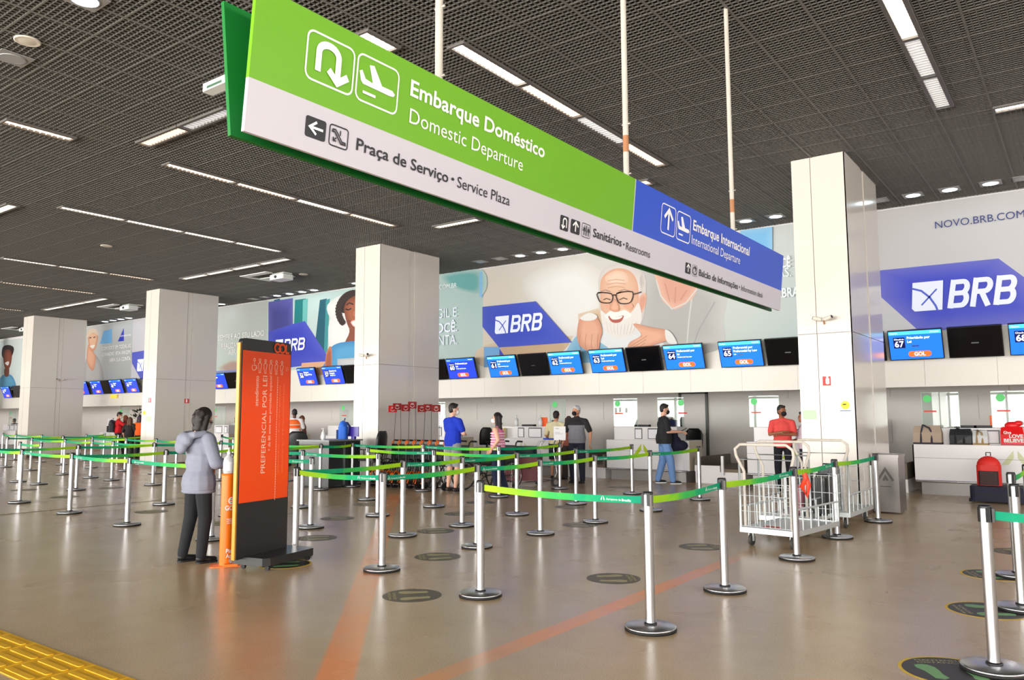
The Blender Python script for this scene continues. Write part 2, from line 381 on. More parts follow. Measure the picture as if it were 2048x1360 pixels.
def picto(tl, br, kind, framed=True, inverse=False, line=None):
    x0, y0, x1, y1 = sbox(tl, br); w, h = x1-x0, y1-y0; s = sq(x0, y0, x1, y1); lw = line or w*.035
    if inverse: onsign(flat(SP, rrect(x0, y0, x1, y1, w*.1), .003, DARK, sg, 'pictogram_panel'))
    elif framed: onsign(strokes(SP, [closed(rrect(x0, y0, x1, y1, w*.13))], lw, .003, WHITE if framed == 1 else DARK, sg, 'pictogram_frame'))
    m = WHITE if (inverse or framed == 1) else DARK; L = []
    if kind == 'uturn': L = [[s(.24, .22)]+[s(*q) for q in arc(.45, .64, .21, 180, 0, 12, .19)]+[s(.66, .16)], [s(.46, .34), s(.66, .14), s(.88, .34)]]; t = w*.12
    if kind == 'uturnl': L = [[s(.74, .22)]+[s(*q) for q in arc(.53, .64, .21, 0, 180, 12, .19)]+[s(.32, .16)], [s(.14, .34), s(.32, .14), s(.54, .34)]]; t = w*.11
    if kind == 'up': L = [[s(.5, .16), s(.5, .84)], [s(.2, .55), s(.5, .86), s(.8, .55)]]; t = w*.11
    if kind == 'left': L = [[s(.85, .5), s(.2, .5)], [s(.52, .8), s(.19, .5), s(.52, .2)]]; t = w*.1
    if kind == 'plane': onsign(flat(SP, [s(*q) for q in PLANE], .004, m, sg, 'pictogram')); L = [[s(.15, .2), s(.46, .2)]]; t = w*.05
    if kind == 'escalator': L = [[s(*q) for q in closed([(.15, .78), (.3, .8), (.68, .3), (.85, .3), (.87, .2), (.62, .2), (.25, .68), (.13, .68)])], [s(.2, .25), s(.36, .42)], [s(.2, .42), s(.2, .25), s(.36, .25)], [s(.55, .56), s(.55, .82)]]; t = w*.06
    if kind == 'wc': L = [[s(.5, .12), s(.5, .88)], [s(.25, .12), s(.25, .68)], [s(.75, .12), s(.75, .68)], [s(.14, .42), s(.2, .66), s(.3, .66), s(.36, .42)], [s(.64, .42), s(.7, .66), s(.8, .66), s(.86, .42)], [s(.25, .74), s(.25, .84)], [s(.75, .74), s(.75, .84)]]; t = w*.08
    if kind == 'info': L = [[s(*q) for q in arc(.5, .5, .42, 0, 360, 20, .36)], [s(*q) for q in arc(.5, .6, .16, 160, -60, 10, .12)]+[s(.5, .4)], [s(.5, .34), s(.5, .29)]]; t = w*.09
    if L: onsign(strokes(SP, L, t, .005, m, sg, 'pictogram'))
picto((617, 56), (702, 193), 'uturn'); picto((717, 104), (791, 231), 'plane')
picto((612, 229), (649, 285), 'left', inverse=True); picto((660, 247), (693, 301), 'escalator', framed=2, line=.006)
picto((1121, 429), (1135, 464), 'uturnl', inverse=True); picto((1142, 437), (1158, 471), 'up', inverse=True); picto((1164, 445), (1179, 478), 'wc', framed=2, line=.004)
picto((1324, 405), (1348, 475), 'up'); picto((1355, 421), (1378, 488), 'plane')
picto((1371, 524), (1380, 549), 'up', inverse=True); picto((1385, 529), (1393, 554), 'info', framed=2, line=.003)
for s, p0, p1, cp, m, bo in (('Embarque Doméstico', (819, 190), (1088, 311), 32, WHITE, .02), ('Domestic Departure', (817, 245), (1044, 341), 30, WHITE, 0),
        ('Praça de Serviço', (711, 299), (895, 366), 24, DARK, .014), ('•', (901, 365), (907, 368), 16, DARK, .01), ('Service Plaza', (913, 374), (1018, 412), 22, DARK, 0),
        ('Sanitários', (1185, 473), (1242, 494), 17, DARK, .014), ('•', (1245, 494), (1248, 495), 11, DARK, .01), ('Restrooms', (1251, 499), (1299, 516), 15, DARK, 0),
        ('Embarque Internacional', (1385, 459), (1498, 509), 20, WHITE, .02), ('International Departure', (1382, 487), (1479, 529), 18, WHITE, 0),
        ('Balcão de Informações', (1397, 551), (1475, 578), 13, DARK, .012), ('• Information desk', (1477, 579), (1525, 596), 11, DARK, 0)):
    onsign(letter_px(SP, s, p0, p1, cp, m, sg, bold=bo))
# ================================================================== things on the ceiling
FXH = mat('fixture_frame', (96, 92, 88), .5); LOUV = mat('louvre_white', (225, 222, 216), .3)
LAMPS = {k: mat('tube_light_'+k, c, .5, emit=e) for k, c, e in (('bright', (255, 244, 228), 4.5), ('warm', (255, 222, 194), 2.0), ('dim', (220, 224, 235), .55))}
def troffer(x, y, L, along_y, lv, label, group):
    t = thing('ceiling_light', label, 'ceiling light', (x, y, HC), 0 if along_y else PI/2, group)
    w = .078; z = -.03
    MB().box(-w-.045, -w, -L/2, L/2, z, .0).box(w, w+.045, -L/2, L/2, z, .0).box(-w, w, -L/2, -L/2+.025, z, 0).box(-w, w, L/2-.025, L/2, z, 0).build('light_frame', FXH, t)
    MB().box(-w, w, -L/2+.025, L/2-.025, -.004, -.001).build('diffuser', LAMPS[lv], t)
    q = MB(); n = max(3, int((L-.05)/.075))
    for k in range(1, n): q.box(-w, w, -L/2+.025+(L-.05)*k/n-.003, -L/2+.025+(L-.05)*k/n+.003, z+.003, -.004)
    q.build('louvre', LOUV, t)
    return t
def row(pa, pb, n, along_y, lvs, where, group):
    A, B = atz(*pa, HC), atz(*pb, HC)
    ords = ('first', 'second', 'third', 'fourth', 'fifth')
    if along_y:
        x = (A.x+B.x)/2; L = (B.y-A.y)/n
        for k in range(n): troffer(x, A.y+L*(k+.5), L-.02, True, lvs[k % len(lvs)], (f'{ords[k]} louvred ceiling light of {where}' if n > 1 else f'louvred ceiling light, {where}'), group)
    else:
        y = (A.y+B.y)/2; L = (B.x-A.x)/n
        for k in range(n): troffer(A.x+L*(k+.5), y, abs(L)-.02, False, lvs[k % len(lvs)], (f'{ords[k]} louvred ceiling light of {where}' if n > 1 else f'louvred ceiling light, {where}'), group)
row((900, 90), (1332, 328), 4, True, ('bright', 'warm', 'dim', 'warm'), 'the strip just behind the hanging sign', 'lights behind the sign')
row((325, 327), (795, 450), 4, True, ('warm', 'warm', 'bright', 'warm'), 'the strip under the sign, before the flag pillar', 'lights before the flag pillar')
row((115, 413), (565, 501), 4, True, ('bright',), 'the long strip over the orange totem', 'lights over the totem')
row((0, 515), (310, 558), 3, True, ('bright', 'bright', 'warm'), 'the long strip ending above the second pillar', 'lights above the second pillar')
row((0, 563), (192, 586), 2, True, ('warm',), 'the strip ending above the third pillar', 'lights above the third pillar')
row((0, 616), (48, 620.5), 1, True, ('warm',), 'the farthest strip of the hall', None)
row((0, 241), (152, 276), 1, True, ('warm',), 'the short strip at the upper edge, next to the crosswise pair', None)
row((868, 453), (960, 437), 1, False, ('bright',), 'the short crosswise strip just below the sign', None)
row((293, 290), (455, 215), 2, False, ('warm', 'dim'), 'the crosswise pair beside the green sign end', 'crosswise lights at the sign end')
row((365, 557), (578, 516), 4, False, ('bright',), 'the bright crosswise strip over the second pillar gap', 'crosswise lights over the pillar gap')
row((88, 619), (213, 596), 3, False, ('bright',), 'the bright crosswise strip before the third pillar', 'crosswise lights before the third pillar')
row((-60, 436), (36, 410), 1, False, ('bright',), 'the bright crosswise strip at the edge of the view', None)
row((1985, 220), (2120, 192), 1, False, ('bright',), 'the crosswise strip near the web address banner', None)
A = atz(1790, 0, HC); Bq = atz(1882, 215, HC)
for k in range(3): troffer(-1.32, Bq.y-1.2*(k+.5), 1.18, True, ('dim', 'dim', 'bright')[k], ('first', 'second', 'third')[k]+' louvred ceiling light over the counter pillar', 'lights above the counter pillar')
troffer(-6.02, 5.75, .5, True, 'bright', 'short ceiling light peeping over the green sign top', None); troffer(-6.03, 12.2, .3, True, 'warm', 'tiny ceiling light peeping over the blue sign top', None)
DLM = mat('downlight_plate', (140, 138, 136), .4); DLR = mat('downlight_reflector', (200, 200, 202), .2, .6); DLE = mat('downlight_glow', (226, 246, 255), .5, emit=5.); DLO = mat('downlight_off', (150, 150, 152), .3)
def downlight(x, y, on, label, group):
    t = thing('downlight', label, 'downlight', (x, y, HC), 0, group)
    MB().box(-.17, .17, -.17, .17, -.014, -.004).build('plate', DLM, t)
    MB().lathe([(.125, -.02), (.135, -.02), (.135, -.014), (.125, -.014), (.125, -.02)], 20).build('reflector_ring', DLR, t)
    MB().prism(arc(0, 0, .122, 0, 345, 23), -.019, -.0145).build('lens', DLE if on else DLO, t)
DN = [((1490, 440), 1, 'round downlight at the wall, just above the blue sign end'), ((1552, 432), 1, 'round downlight at the wall between blue sign end and pillar'),
 ((1757, 400), 0, 'unlit downlight touching the counter pillar top'), ((1825, 388), 1, 'lit downlight over the web address banner, closest to the pillar'), ((1898, 376), 1, 'second lit downlight over the web address banner'), ((1980, 363), 1, 'third lit downlight over the web address banner'), ((2048, 352), 0, 'unlit downlight over the web address banner at the picture edge'),
 ((1131, 499), 1, 'lit downlight over the bald man banner, closest to the sign'), ((1089, 506), 1, 'lit downlight over the bald man banner, middle of three'), ((1046, 512), 1, 'lit downlight over the bald man banner, farthest from the sign'), ((1011, 519.5), 0, 'unlit downlight over the bald man banner, next to the lit ones'), ((972, 525.5), 0, 'unlit downlight over the banner seam, last before the flag pillar')]
for p, on, lb in DN: q = atz(*p, HC); downlight(q.x, 15.95, on, lb, 'downlights along the banner wall')
for p, on, lb in [((712, 566), 1, 'lit downlight cut by the flag pillar edge'), ((632, 580), 1, 'lit downlight over the curly haired woman banner, nearest the flag pillar'), ((608, 583.5), 1, 'lit downlight over the woman banner, second from the flag pillar'), ((584, 587.5), 1, 'lit downlight over the woman banner, third from the flag pillar'), ((561, 591.5), 1, 'lit downlight over the woman banner, fourth from the flag pillar'), ((540, 595), 0, 'unlit downlight over the pale text banner, closer to the totem'), ((520, 599), 0, 'unlit downlight over the pale text banner, further from the totem'), ((456, 609), 1, 'lit downlight beside the second pillar top'),
 ((284, 638), 1, 'first of four blue white downlights between second and third pillar'), ((270, 640.5), 1, 'second of four blue white downlights between second and third pillar'), ((256, 643), 1, 'third of four blue white downlights between second and third pillar'), ((242, 645.5), 1, 'fourth of four blue white downlights between second and third pillar'), ((202, 652), 1, 'single lit downlight close to the third pillar'), ((34, 680), 1, 'far downlight next to the third pillar, end of the hall'), ((24, 683), 1, 'far downlight in the middle of three, end of the hall'), ((7, 686), 1, 'farthest downlight at the end of the hall')]:
    q = atz(*p, HC); downlight(q.x, min(16.3, q.y), on, lb, 'downlights along the banner wall')
q = atz(25, 115, HC); downlight(q.x, q.y, 0, 'large unlit square downlight under the round ceiling speaker', None)
q = atz(170, -2, HC); downlight(q.x, q.y, 1, 'lit square downlight at the top edge, near the sign end', None)
SPK = mat('speaker_grille', (206, 198, 184), .6)
for p, lb in (((55, 80), 'round pale ceiling speaker above the unlit square downlight'), ((213, 491), 'small round ceiling speaker between two long light strips'), ((607, 548), 'round ceiling speaker beside the white projector shelf'), ((280, 610), 'round ceiling speaker beside the second pillar')):
    q = atz(*p, HC); t = thing('ceiling_speaker', lb, 'speaker', (q.x, q.y, HC), 0, 'ceiling speakers')
    MB().lathe([(.11, -.004), (.13, -.006), (.13, -.018), (.118, -.022), (.11, -.02)], 24).build('rim', SPK, t); MB().lathe([(.0001, -.022), (.08, -.021), (.112, -.016), (.112, -.006), (.0001, -.006)], 24).build('grille', SPK, t)
WBX = mat('white_plastic', (226, 228, 226), .35)
for p, lb, s in (((535, 549), 'white projector on its ceiling shelf before the text banner', 1.), ((238, 611), 'white projector on its ceiling shelf beside the second pillar', 1.), ((38, 655), 'white projector on its ceiling shelf beside the third pillar', 1.)):
    q = atz(*p, HC); t = thing('ceiling_projector', lb, 'projector', (q.x, q.y, HC), 0, 'ceiling projectors')
    MB().box(-.6, .6, -.5, -.28, -.07, -.05).box(-.6, .6, .1, .5, -.07, -.05).box(-.6, -.5, -.28, .1, -.07, -.05).build('shelf', WBX, t)
    MB().box(.2, .72, .0, .3, -.03, .0).rbox(.18, .78, -.08, .32, -.2, -.06, .06).build('housing', WBX, t); MB().cyl((.48, -.08, -.13), (.48, -.11, -.13), .04).build('lens', DARK, t)
q = atz(434, 172, HC-.12); t = thing('emergency_light', 'small white emergency light box peeping from behind the green sign end', 'emergency light', (q.x, q.y, HC-.12))
MB().rbox(-.2, .28, -.07, .07, -.05, .05, .02).build('housing', WBX, t); MB().box(-.1, .2, -.073, -.07, -.03, .0).build('lamp_window', mat('lamp_glass', (80, 110, 90), .2), t); MB().cyl((0, 0, .05), (0, 0, .13), .01).build('stem', FXH, t)
# ================================================================== banners on the bulkhead wall
WP = Plane((0, YW, 0), (1, 0, 0), (0, 0, 1))
VC = vcol_mat('printed_picture')
def P(*pts): return [WP.hit(*p) for p in pts]
def smooth(pts, n=4):
    """closed Catmull-Rom through the points"""
    out = []; L = len(pts)
    for i in range(L):
        p0, p1, p2, p3 = (Vector(pts[(i+k-1) % L]) for k in range(4))
        for k in range(n):
            t = k/n; out.append(tuple(.5*((2*p1)+(p2-p0)*t+(2*p0-5*p1+4*p2-p3)*t*t+(3*p1-p0-3*p2+p3)*t**3)))
    return out
class Art:
    """printed picture: colour patches in layers, one mesh"""
    def __init__(s, pl): s.v, s.f, s.c, s.k, s.pl = [], [], [], 0, pl
    def blob(s, pts, cc, ce=None, sm=True, px=True):
        s.k += 1; q = [s.pl.hit(*p) for p in pts] if px else pts
        if sm: q = smooth(q)
        n = len(q); o = len(s.v); off = .002+.0007*s.k
        cx = sum(p[0] for p in q)/n; cy = sum(p[1] for p in q)/n; ce = ce or cc
        if cc == ce:
            s.v += [s.pl.pt(*p, off) for p in q]; s.f.append(tuple(range(o, o+n)))
            s.c += [[(*lin(cc), 1)]*n]
        else:
            s.v += [s.pl.pt(*p, off) for p in q]+[s.pl.pt(cx+(p[0]-cx)*.55, cy+(p[1]-cy)*.55, off) for p in q]
            for i in range(n):
                j = (i+1) % n; s.f.append((o+i, o+j, o+n+j, o+n+i)); s.c.append([(*lin(ce), 1)]*2+[(*lin(cc), 1)]*2)
            s.f.append(tuple(range(o+n, o+2*n))); s.c.append([(*lin(cc), 1)]*n)
        return s
    def line(s, pts, w, c, sm=False):
        q = [s.pl.hit(*p) for p in pts]; s.k += 1; off = .002+.0007*s.k
        L, R = [], []
        for i in range(len(q)):
            a, b_ = Vector(q[max(0, i-1)]), Vector(q[min(len(q)-1, i+1)]); d = (b_-a).normalized(); n = Vector((-d.y, d.x))*w/2; p = Vector(q[i]); L.append(p+n); R.append(p-n)
        o = len(s.v); m = len(q); s.v += [s.pl.pt(*p, off) for p in L]+[s.pl.pt(*p, off) for p in R]
        for i in range(m-1): s.f.append((o+m+i, o+m+i+1, o+i+1, o+i)); s.c.append([(*lin(c), 1)]*4)
        return s
    def ring(s, pts, w, c): return s.line(list(pts)+[pts[0], pts[1]], w, c)
    def build(s, name, par):
        me = bpy.data.meshes.new(name); me.from_pydata([tuple(p) for p in s.v], [], s.f)
        at = me.color_attributes.new('Col', 'FLOAT_COLOR', 'CORNER'); i = 0
        for cs in s.c:
            for c in cs: at.data[i].color = (c[0]*.8, c[1]*.8, c[2]*.8, 1); i += 1
        me.materials.append(VC); return link(name, me, par)
def banner(x0, x1, z0, z1, label, cols):
    """vinyl sheet with a soft printed background (corner colours bl, br, tr, tl)"""
    t = thing('advertising_banner', label, 'banner'); a = Art(WP); a.k = -1
    n = 8; o = 0
    for i in range(n):
        for j in range(2):
            u0, u1, v0, v1 = i/n, (i+1)/n, j/2, (j+1)/2
            def cc(u, v): return tuple((1-u)*(1-v)*cols[0][k]+u*(1-v)*cols[1][k]+u*v*cols[2][k]+(1-u)*v*cols[3][k] for k in range(3))
            X = lambda u: x0+(x1-x0)*u; Z = lambda v: z0+(z1-z0)*v
            o = len(a.v); a.v += [WP.pt(X(u0), Z(v0), .0015), WP.pt(X(u1), Z(v0), .0015), WP.pt(X(u1), Z(v1), .0015), WP.pt(X(u0), Z(v1), .0015)]
            a.f.append((o, o+1, o+2, o+3)); a.c.append([(*lin(cc(u0, v0)), 1), (*lin(cc(u1, v0)), 1), (*lin(cc(u1, v1)), 1), (*lin(cc(u0, v1)), 1)])
    a.k = 0; t['_'] = 0; del t['_']
    return t, a
BLUE = mat('logo_blue', (66, 88, 202), .5); LOGO = mat('logo_white', (226, 234, 252), .5); NAVY = mat('print_navy', (44, 58, 120), .5)
def brb_letter(par, ch, x, y, w, h, off):
    t = h*.17; f = lambda u, v: (x+t/2+(w-t)*u+h*.14*v, y+t/2+(h-t)*v)
    bowl = lambda v0, v1, k: [f(0, v1)]+[f(k-.3+.3*math.cos(math.radians(q)), (v0+v1)/2+(v1-v0)/2*math.sin(math.radians(q))) for q in range(90, -91, -20)]+[f(0, v0)]
    L = [[f(0, -t/2/(h-t)), f(0, 1+t/2/(h-t))], bowl(.52, 1, .95)]
    L.append(bowl(0, .52, 1.0) if ch == 'B' else [f(.45, .5), f(.98, -t/2/(h-t))])
    strokes(WP, L, t, off, LOGO, par, 'lettering')
def brb(par, q, tl, tr, bl, off=.03):
    """white emblem and letters: q = (left, right, base, top) of the letters block in pixels (left end), given by three corners"""
    a0, b1 = WP.hit(*tl); a1, _ = WP.hit(*tr); _, b0 = WP.hit(*bl); h = b1-b0; w = a1-a0; ew = h*.94; sk = .12
    S = lambda u, v: (a0+ew*u+h*sk*v*.6, b0+h*v)
    emb = rrect(0, 0, 1, 1, .12, 3); 
    flat(WP, [S(*p) for p in [(0, .1), (.1, 0), (1, 0), (1, 1), (.0, 1), (0, .1)][:-1]], off, LOGO, par, 'emblem')
    strokes(WP, [[S(*p) for p in [(0, .8), (.3, .7), (.58, .45), (.78, .15), (.84, 0)]]], h*.065, off+.003, BLUE, par, 'emblem_line'); strokes(WP, [[S(.32, .2), S(.8, .72)]], h*.05, off+.003, BLUE, par, 'emblem_line')
    lw = (w-ew-h*.16)/3; x = a0+ew+h*.16
    for ch in 'BRB': brb_letter(par, ch, x, b0+h*.02, lw*.92, h*.96, off); x += lw
# --- web address banner, behind the counter pillar
t, a = banner(-4.2, 3.5, 3.1, HC-.02, 'grey white banner with the web address and large blue BRB arrow, beside the counter pillar', ((205, 206, 212), (226, 228, 236), (222, 224, 230), (206, 203, 202)))
a.blob([(1758, 541), (1997, 517), (2160, 636), (1840, 664), (1762, 594)], (72, 84, 214), (112, 116, 214), sm=False)
a.build('printed_sheet', t); brb(t, None, (1821, 567), (2032, 556), (1823, 624))
letter_px(WP, 'NOVO.BRB.COM.BR', (1871, 458), (2088, 430), 14, NAVY, t, off=.03)
# --- bald man banner
sx = WP.hit(966, 600)[0]; rx = -3.7
t, a = banner(sx, rx, 3.1, HC-.02, 'wide banner of the smiling bald man with glasses and white beard', ((226, 214, 196), (196, 216, 218), (206, 214, 214), (222, 216, 208)))
a.blob([(1045, 560), (1160, 520), (1230, 590), (1160, 690), (1090, 640)], (238, 238, 236), (222, 218, 212))
a.blob([(970, 690), (1160, 672), (1160, 720), (970, 735)], (206, 178, 146), (222, 206, 184))
a.blob([(968, 694), (1000, 694), (995, 730), (968, 735)], (120, 178, 232), sm=False); a.blob([(999, 697), (1012, 716), (999, 718)], (66, 84, 200), sm=False)
a.blob([(1156, 628), (1212, 612), (1210, 640), (1160, 690)], (218, 190, 160), (226, 208, 186), sm=False)
# sweater of the person behind
a.blob([(1292, 520), (1400, 556), (1452, 588), (1446, 640), (1436, 700), (1290, 716), (1262, 640)], (186, 186, 184), (206, 206, 204))
a.line([(1384, 594), (1378, 640), (1374, 690)], .035, (214, 214, 212)); a.line([(1430, 604), (1398, 660), (1384, 700)], .03, (170, 172, 172))
a.blob([(1312, 520), (1396, 560), (1396, 574), (1384, 598), (1356, 617), (1340, 614), (1320, 590)], (226, 170, 150), (236, 190, 170)); a.line([(1313, 560), (1322, 592), (1344, 618), (1372, 606), (1394, 578)], .03, (222, 222, 220))
for p0_, p1_ in (((1330, 566), (1340, 604)), ((1352, 574), (1350, 606)), ((1374, 580), (1362, 600))): a.line([p0_, p1_], .02, (206, 146, 126))
# shoulders
a.blob([(1138, 690), (1158, 662), (1196, 650), (1250, 660), (1290, 658), (1330, 690), (1330, 716), (1130, 722)], (232, 236, 238), (222, 226, 230))
a.blob([(1132, 704), (1158, 668), (1185, 676), (1222, 700), (1226, 722), (1128, 724)], (120, 178, 214), (150, 196, 222))
# head
a.blob([(1198, 590), (1200, 548), (1226, 528), (1262, 530), (1290, 552), (1292, 592), (1286, 640), (1262, 664), (1222, 662), (1202, 630)], (240, 232, 228), (214, 208, 204))
a.blob([(1201, 590), (1204, 556), (1228, 538), (1256, 540), (1274, 560), (1278, 604), (1268, 640), (1232, 652), (1206, 630)], (238, 196, 168), (228, 176, 148))
a.blob([(1278, 598), (1288, 586), (1294, 594), (1289, 618), (1280, 628)], (226, 166, 142), (236, 190, 168))
a.blob([(1210, 556), (1230, 542), (1252, 546), (1256, 566), (1226, 572)], (246, 216, 194), (238, 198, 172))
for y, x0, x1 in ((560, 1216, 1250), (567, 1214, 1252), (574, 1216, 1250)): a.line([(x0, y+2), ((x0+x1)/2, y-1), (x1, y+1)], .016, (214, 158, 130))
# beard, moustache, mouth
a.blob([(1202, 622), (1212, 628), (1226, 634), (1248, 634), (1266, 622), (1278, 606), (1284, 640), (1270, 666), (1248, 676), (1226, 674), (1208, 656)], (238, 234, 230))
a.blob([(1210, 632), (1224, 621), (1236, 624), (1250, 620), (1264, 630), (1252, 638), (1222, 640)], (248, 246, 244))
a.blob([(1218, 632), (1232, 635), (1248, 631), (1243, 643), (1230, 646), (1221, 641)], (186, 96, 86)); a.blob([(1220, 632), (1232, 635), (1246, 632), (1240, 638), (1226, 639)], (250, 246, 240))
for k in range(9): a.line([(1214+k*7.4, 650-abs(k-4)*1.5), (1216+k*6.6, 660), (1220+k*5.6, 671-abs(k-4)*1.2)], .012, (222, 216, 210))
for k in range(5): a.line([(1284-k*1.5, 548+k*3), (1288-k, 566+k*3)], .014, (226, 222, 218))
a.blob([(1210, 612), (1216, 606), (1222, 612), (1218, 620)], (240, 178, 150), (232, 186, 158)); a.blob([(1248, 612), (1260, 606), (1268, 612), (1260, 620)], (240, 178, 150), (230, 180, 152))
# nose, eyes, brows, glasses
a.blob([(1228, 600), (1234, 600), (1240, 617), (1234, 624), (1224, 622), (1221, 616)], (240, 186, 158), (216, 150, 122))
a.line([(1208, 600), (1214, 597), (1222, 600)], .02, (96, 66, 52)); a.line([(1240, 600), (1248, 596), (1256, 599)], .02, (96, 66, 52))
a.line([(1202, 584), (1212, 580), (1222, 584)], .03, (196, 160, 140)); a.line([(1238, 583), (1250, 579), (1262, 583)], .03, (196, 160, 140))
a.ring(smooth([(1197, 586), (1224, 588), (1226, 600), (1220, 606), (1204, 605), (1198, 598)], 3), .03, (74, 54, 46)); a.ring(smooth([(1235, 587), (1266, 584), (1265, 600), (1258, 607), (1242, 607), (1236, 600)], 3), .03, (74, 54, 46))
a.line([(1225, 592), (1230, 590), (1235, 592)], .035, (74, 54, 46)); a.line([(1266, 589), (1276, 587), (1284, 584)], .03, (96, 74, 62))
# hands on the shoulders
a.blob([(1160, 640), (1176, 630), (1196, 636), (1206, 660), (1202, 680), (1196, 704), (1172, 700), (1156, 680)], (232, 178, 150), (214, 150, 124))
for k in range(4): a.line([(1162+k*12, 668), (1160+k*12, 690), (1166+k*11, 708)], .011, (184, 118, 96))
a.blob([(1268, 648), (1300, 654), (1336, 662), (1340, 678), (1310, 690), (1280, 700), (1258, 696), (1262, 684), (1284, 670)], (236, 182, 152), (216, 154, 128))
for k in range(3): a.line([(1296-k*2, 672+k*7), (1280, 682+k*6), (1264, 692+k*4)], .011, (186, 120, 98))
a.blob([(1162, 636), (1180, 626), (1196, 632), (1190, 640), (1172, 642)], (236, 236, 234)); a.blob([(1332, 660), (1346, 668), (1356, 690), (1336, 684)], (236, 236, 234))
# right end: blue square and pale text
a.blob([(1482, 462), (1546, 454), (1546, 520), (1482, 500)], (128, 192, 238), (150, 204, 240), sm=False)
a.blob([(937, 617), (1073, 603), (1145, 685), (1000, 695)], (62, 84, 206), (74, 92, 206), sm=False) if False else None
a.blob([(967, 614), (1073, 603), (1145, 685), (1000, 695), (967, 654)], (62, 84, 206), (74, 92, 206), sm=False)
a.build('printed_sheet', t); brb(t, None, (992, 634), (1087, 627), (990, 669), off=.062)
PT = mat('pale_print', (226, 236, 238), .5)
for s, p0, p1, c in (('AGORA VOCÊ', (1478, 546), (1583, 536), 17), ('TODAS AS CONTAS.', (1410, 572), (1584, 560), 17), ('ABRA', (1552, 597), (1600, 592), 18)): letter_px(WP, s, p0, p1, c, PT, t, off=.062, bold=.02)
# --- curly haired woman banner
lx = WP.hit(535, 640)[0]
t, a = banner(lx, sx, 3.1, HC-.02, 'teal banner of the laughing curly haired woman in blue, behind the flag pillar', ((206, 216, 214), (190, 214, 212), (176, 206, 206), (196, 220, 218)))
for x0, x1, x2, x3, c in ((548, 560, 566, 549, (30, 104, 130)), (590, 612, 604, 586, (24, 128, 130)), (640, 654, 648, 628, (20, 92, 112)), (652, 660, 655, 648, (60, 150, 156)), (606, 616, 612, 604, (110, 190, 186))): a.blob([(x0, 600), (x1, 597), (x2, 705), (x3, 707)], c, sm=False)
a.blob([(537, 604), (586, 596), (586, 720), (537, 700)], (74, 76, 150), (98, 98, 176), sm=False)
a.blob([(655, 610), (690, 590), (690, 640), (664, 640)], (232, 234, 232), (222, 226, 226)); a.blob([(660, 640), (700, 626), (712, 700), (664, 706)], (238, 238, 238), (228, 230, 230))
a.blob([(537, 664), (586, 648), (610, 642), (664, 725), (537, 740)], (60, 72, 196), (78, 88, 200), sm=False)
a.blob([(604, 726), (664, 722), (660, 750), (600, 750)], (226, 176, 140), sm=False)
a.blob([(676, 604), (690, 586), (712, 580), (740, 590), (742, 640), (720, 660), (698, 630), (682, 624)], (44, 30, 30), (58, 40, 38))
for k in range(16):
    q_ = PI*.45+k*.16; cx_, cy_ = 712+34*math.cos(q_), 622-36*math.sin(q_); a.blob([(cx_-7, cy_), (cx_, cy_-7), (cx_+7, cy_), (cx_, cy_+7)], (46, 32, 30), (62, 44, 40))
a.blob([(690, 612), (702, 596), (726, 590), (740, 610), (738, 650), (724, 664), (702, 660), (692, 636)], (170, 98, 66), (128, 66, 44))
a.blob([(696, 640), (716, 654), (722, 690), (690, 692), (700, 664)], (140, 76, 52), (120, 62, 42))
a.blob([(702, 644), (712, 640), (716, 650), (709, 654)], (246, 240, 234), (226, 120, 110)); a.line([(694, 610), (700, 606), (708, 609)], .04, (40, 24, 22)); a.line([(692, 618), (698, 620), (704, 617)], .04, (34, 20, 20)); a.blob([(706, 622), (712, 620), (716, 634), (706, 634)], (190, 112, 78), (150, 84, 56))
a.blob([(654, 720), (664, 694), (690, 684), (730, 686), (760, 720), (760, 745), (652, 745)], (84, 164, 214), (60, 136, 196)); a.blob([(652, 742), (654, 706), (664, 694), (664, 742)], (168, 94, 64), (206, 130, 96))
a.blob([(676, 718), (760, 712), (760, 740), (676, 740)], (206, 208, 212), (186, 190, 196), sm=False)
a.blob([(882, 548), (966, 540), (966, 590), (900, 575)], (108, 178, 178), (190, 214, 210)); a.blob([(960, 545), (966, 543), (966, 596), (960, 592)], (140, 196, 240), sm=False)
a.build('printed_sheet', t)
brb(t, None, (552, 680), (612, 671), (552, 705), off=.034)
letter_px(WP, 'NOVO.BRB.COM.BR', (832, 586), (915, 576), 9, PT, t, off=.034)
for s, p0, p1, c in (('UM BANCO ÁGIL E', (770, 648), (915, 637), 17), ('PERTO DE VOCÊ.', (776, 675), (916, 661), 17), ('ABRA SUA CONTA.', (772, 699), (916, 687), 18)): letter_px(WP, s, p0, p1, c, LOGO, t, off=.034, bold=.02)
# --- pale text banner
px_ = WP.hit(330, 640)[0]
t, a = banner(px_, lx, 3.1, HC-.02, 'pale banner with white slogan behind the totem top', ((206, 224, 216), (192, 206, 204), (186, 192, 188), (214, 218, 220)))
a.blob([(434, 738), (460, 720), (480, 722), (490, 740), (470, 748)], (186, 158, 146), (200, 214, 202)); a.blob([(432, 742), (536, 736), (536, 745), (432, 750)], (140, 150, 214), sm=False)
a.build('printed_sheet', t)
for s, p0, p1, c in (('SEMPRE AO SEU LADO', (437, 681), (529, 670), 10), ('REALIZANDO SONHOS.', (444, 698), (529, 686), 10), ('ABRA SUA CONTA.', (458, 710), (529, 701), 10)): letter_px(WP, s, p0, p1, c, WHITE, t, off=.02, bold=.015)
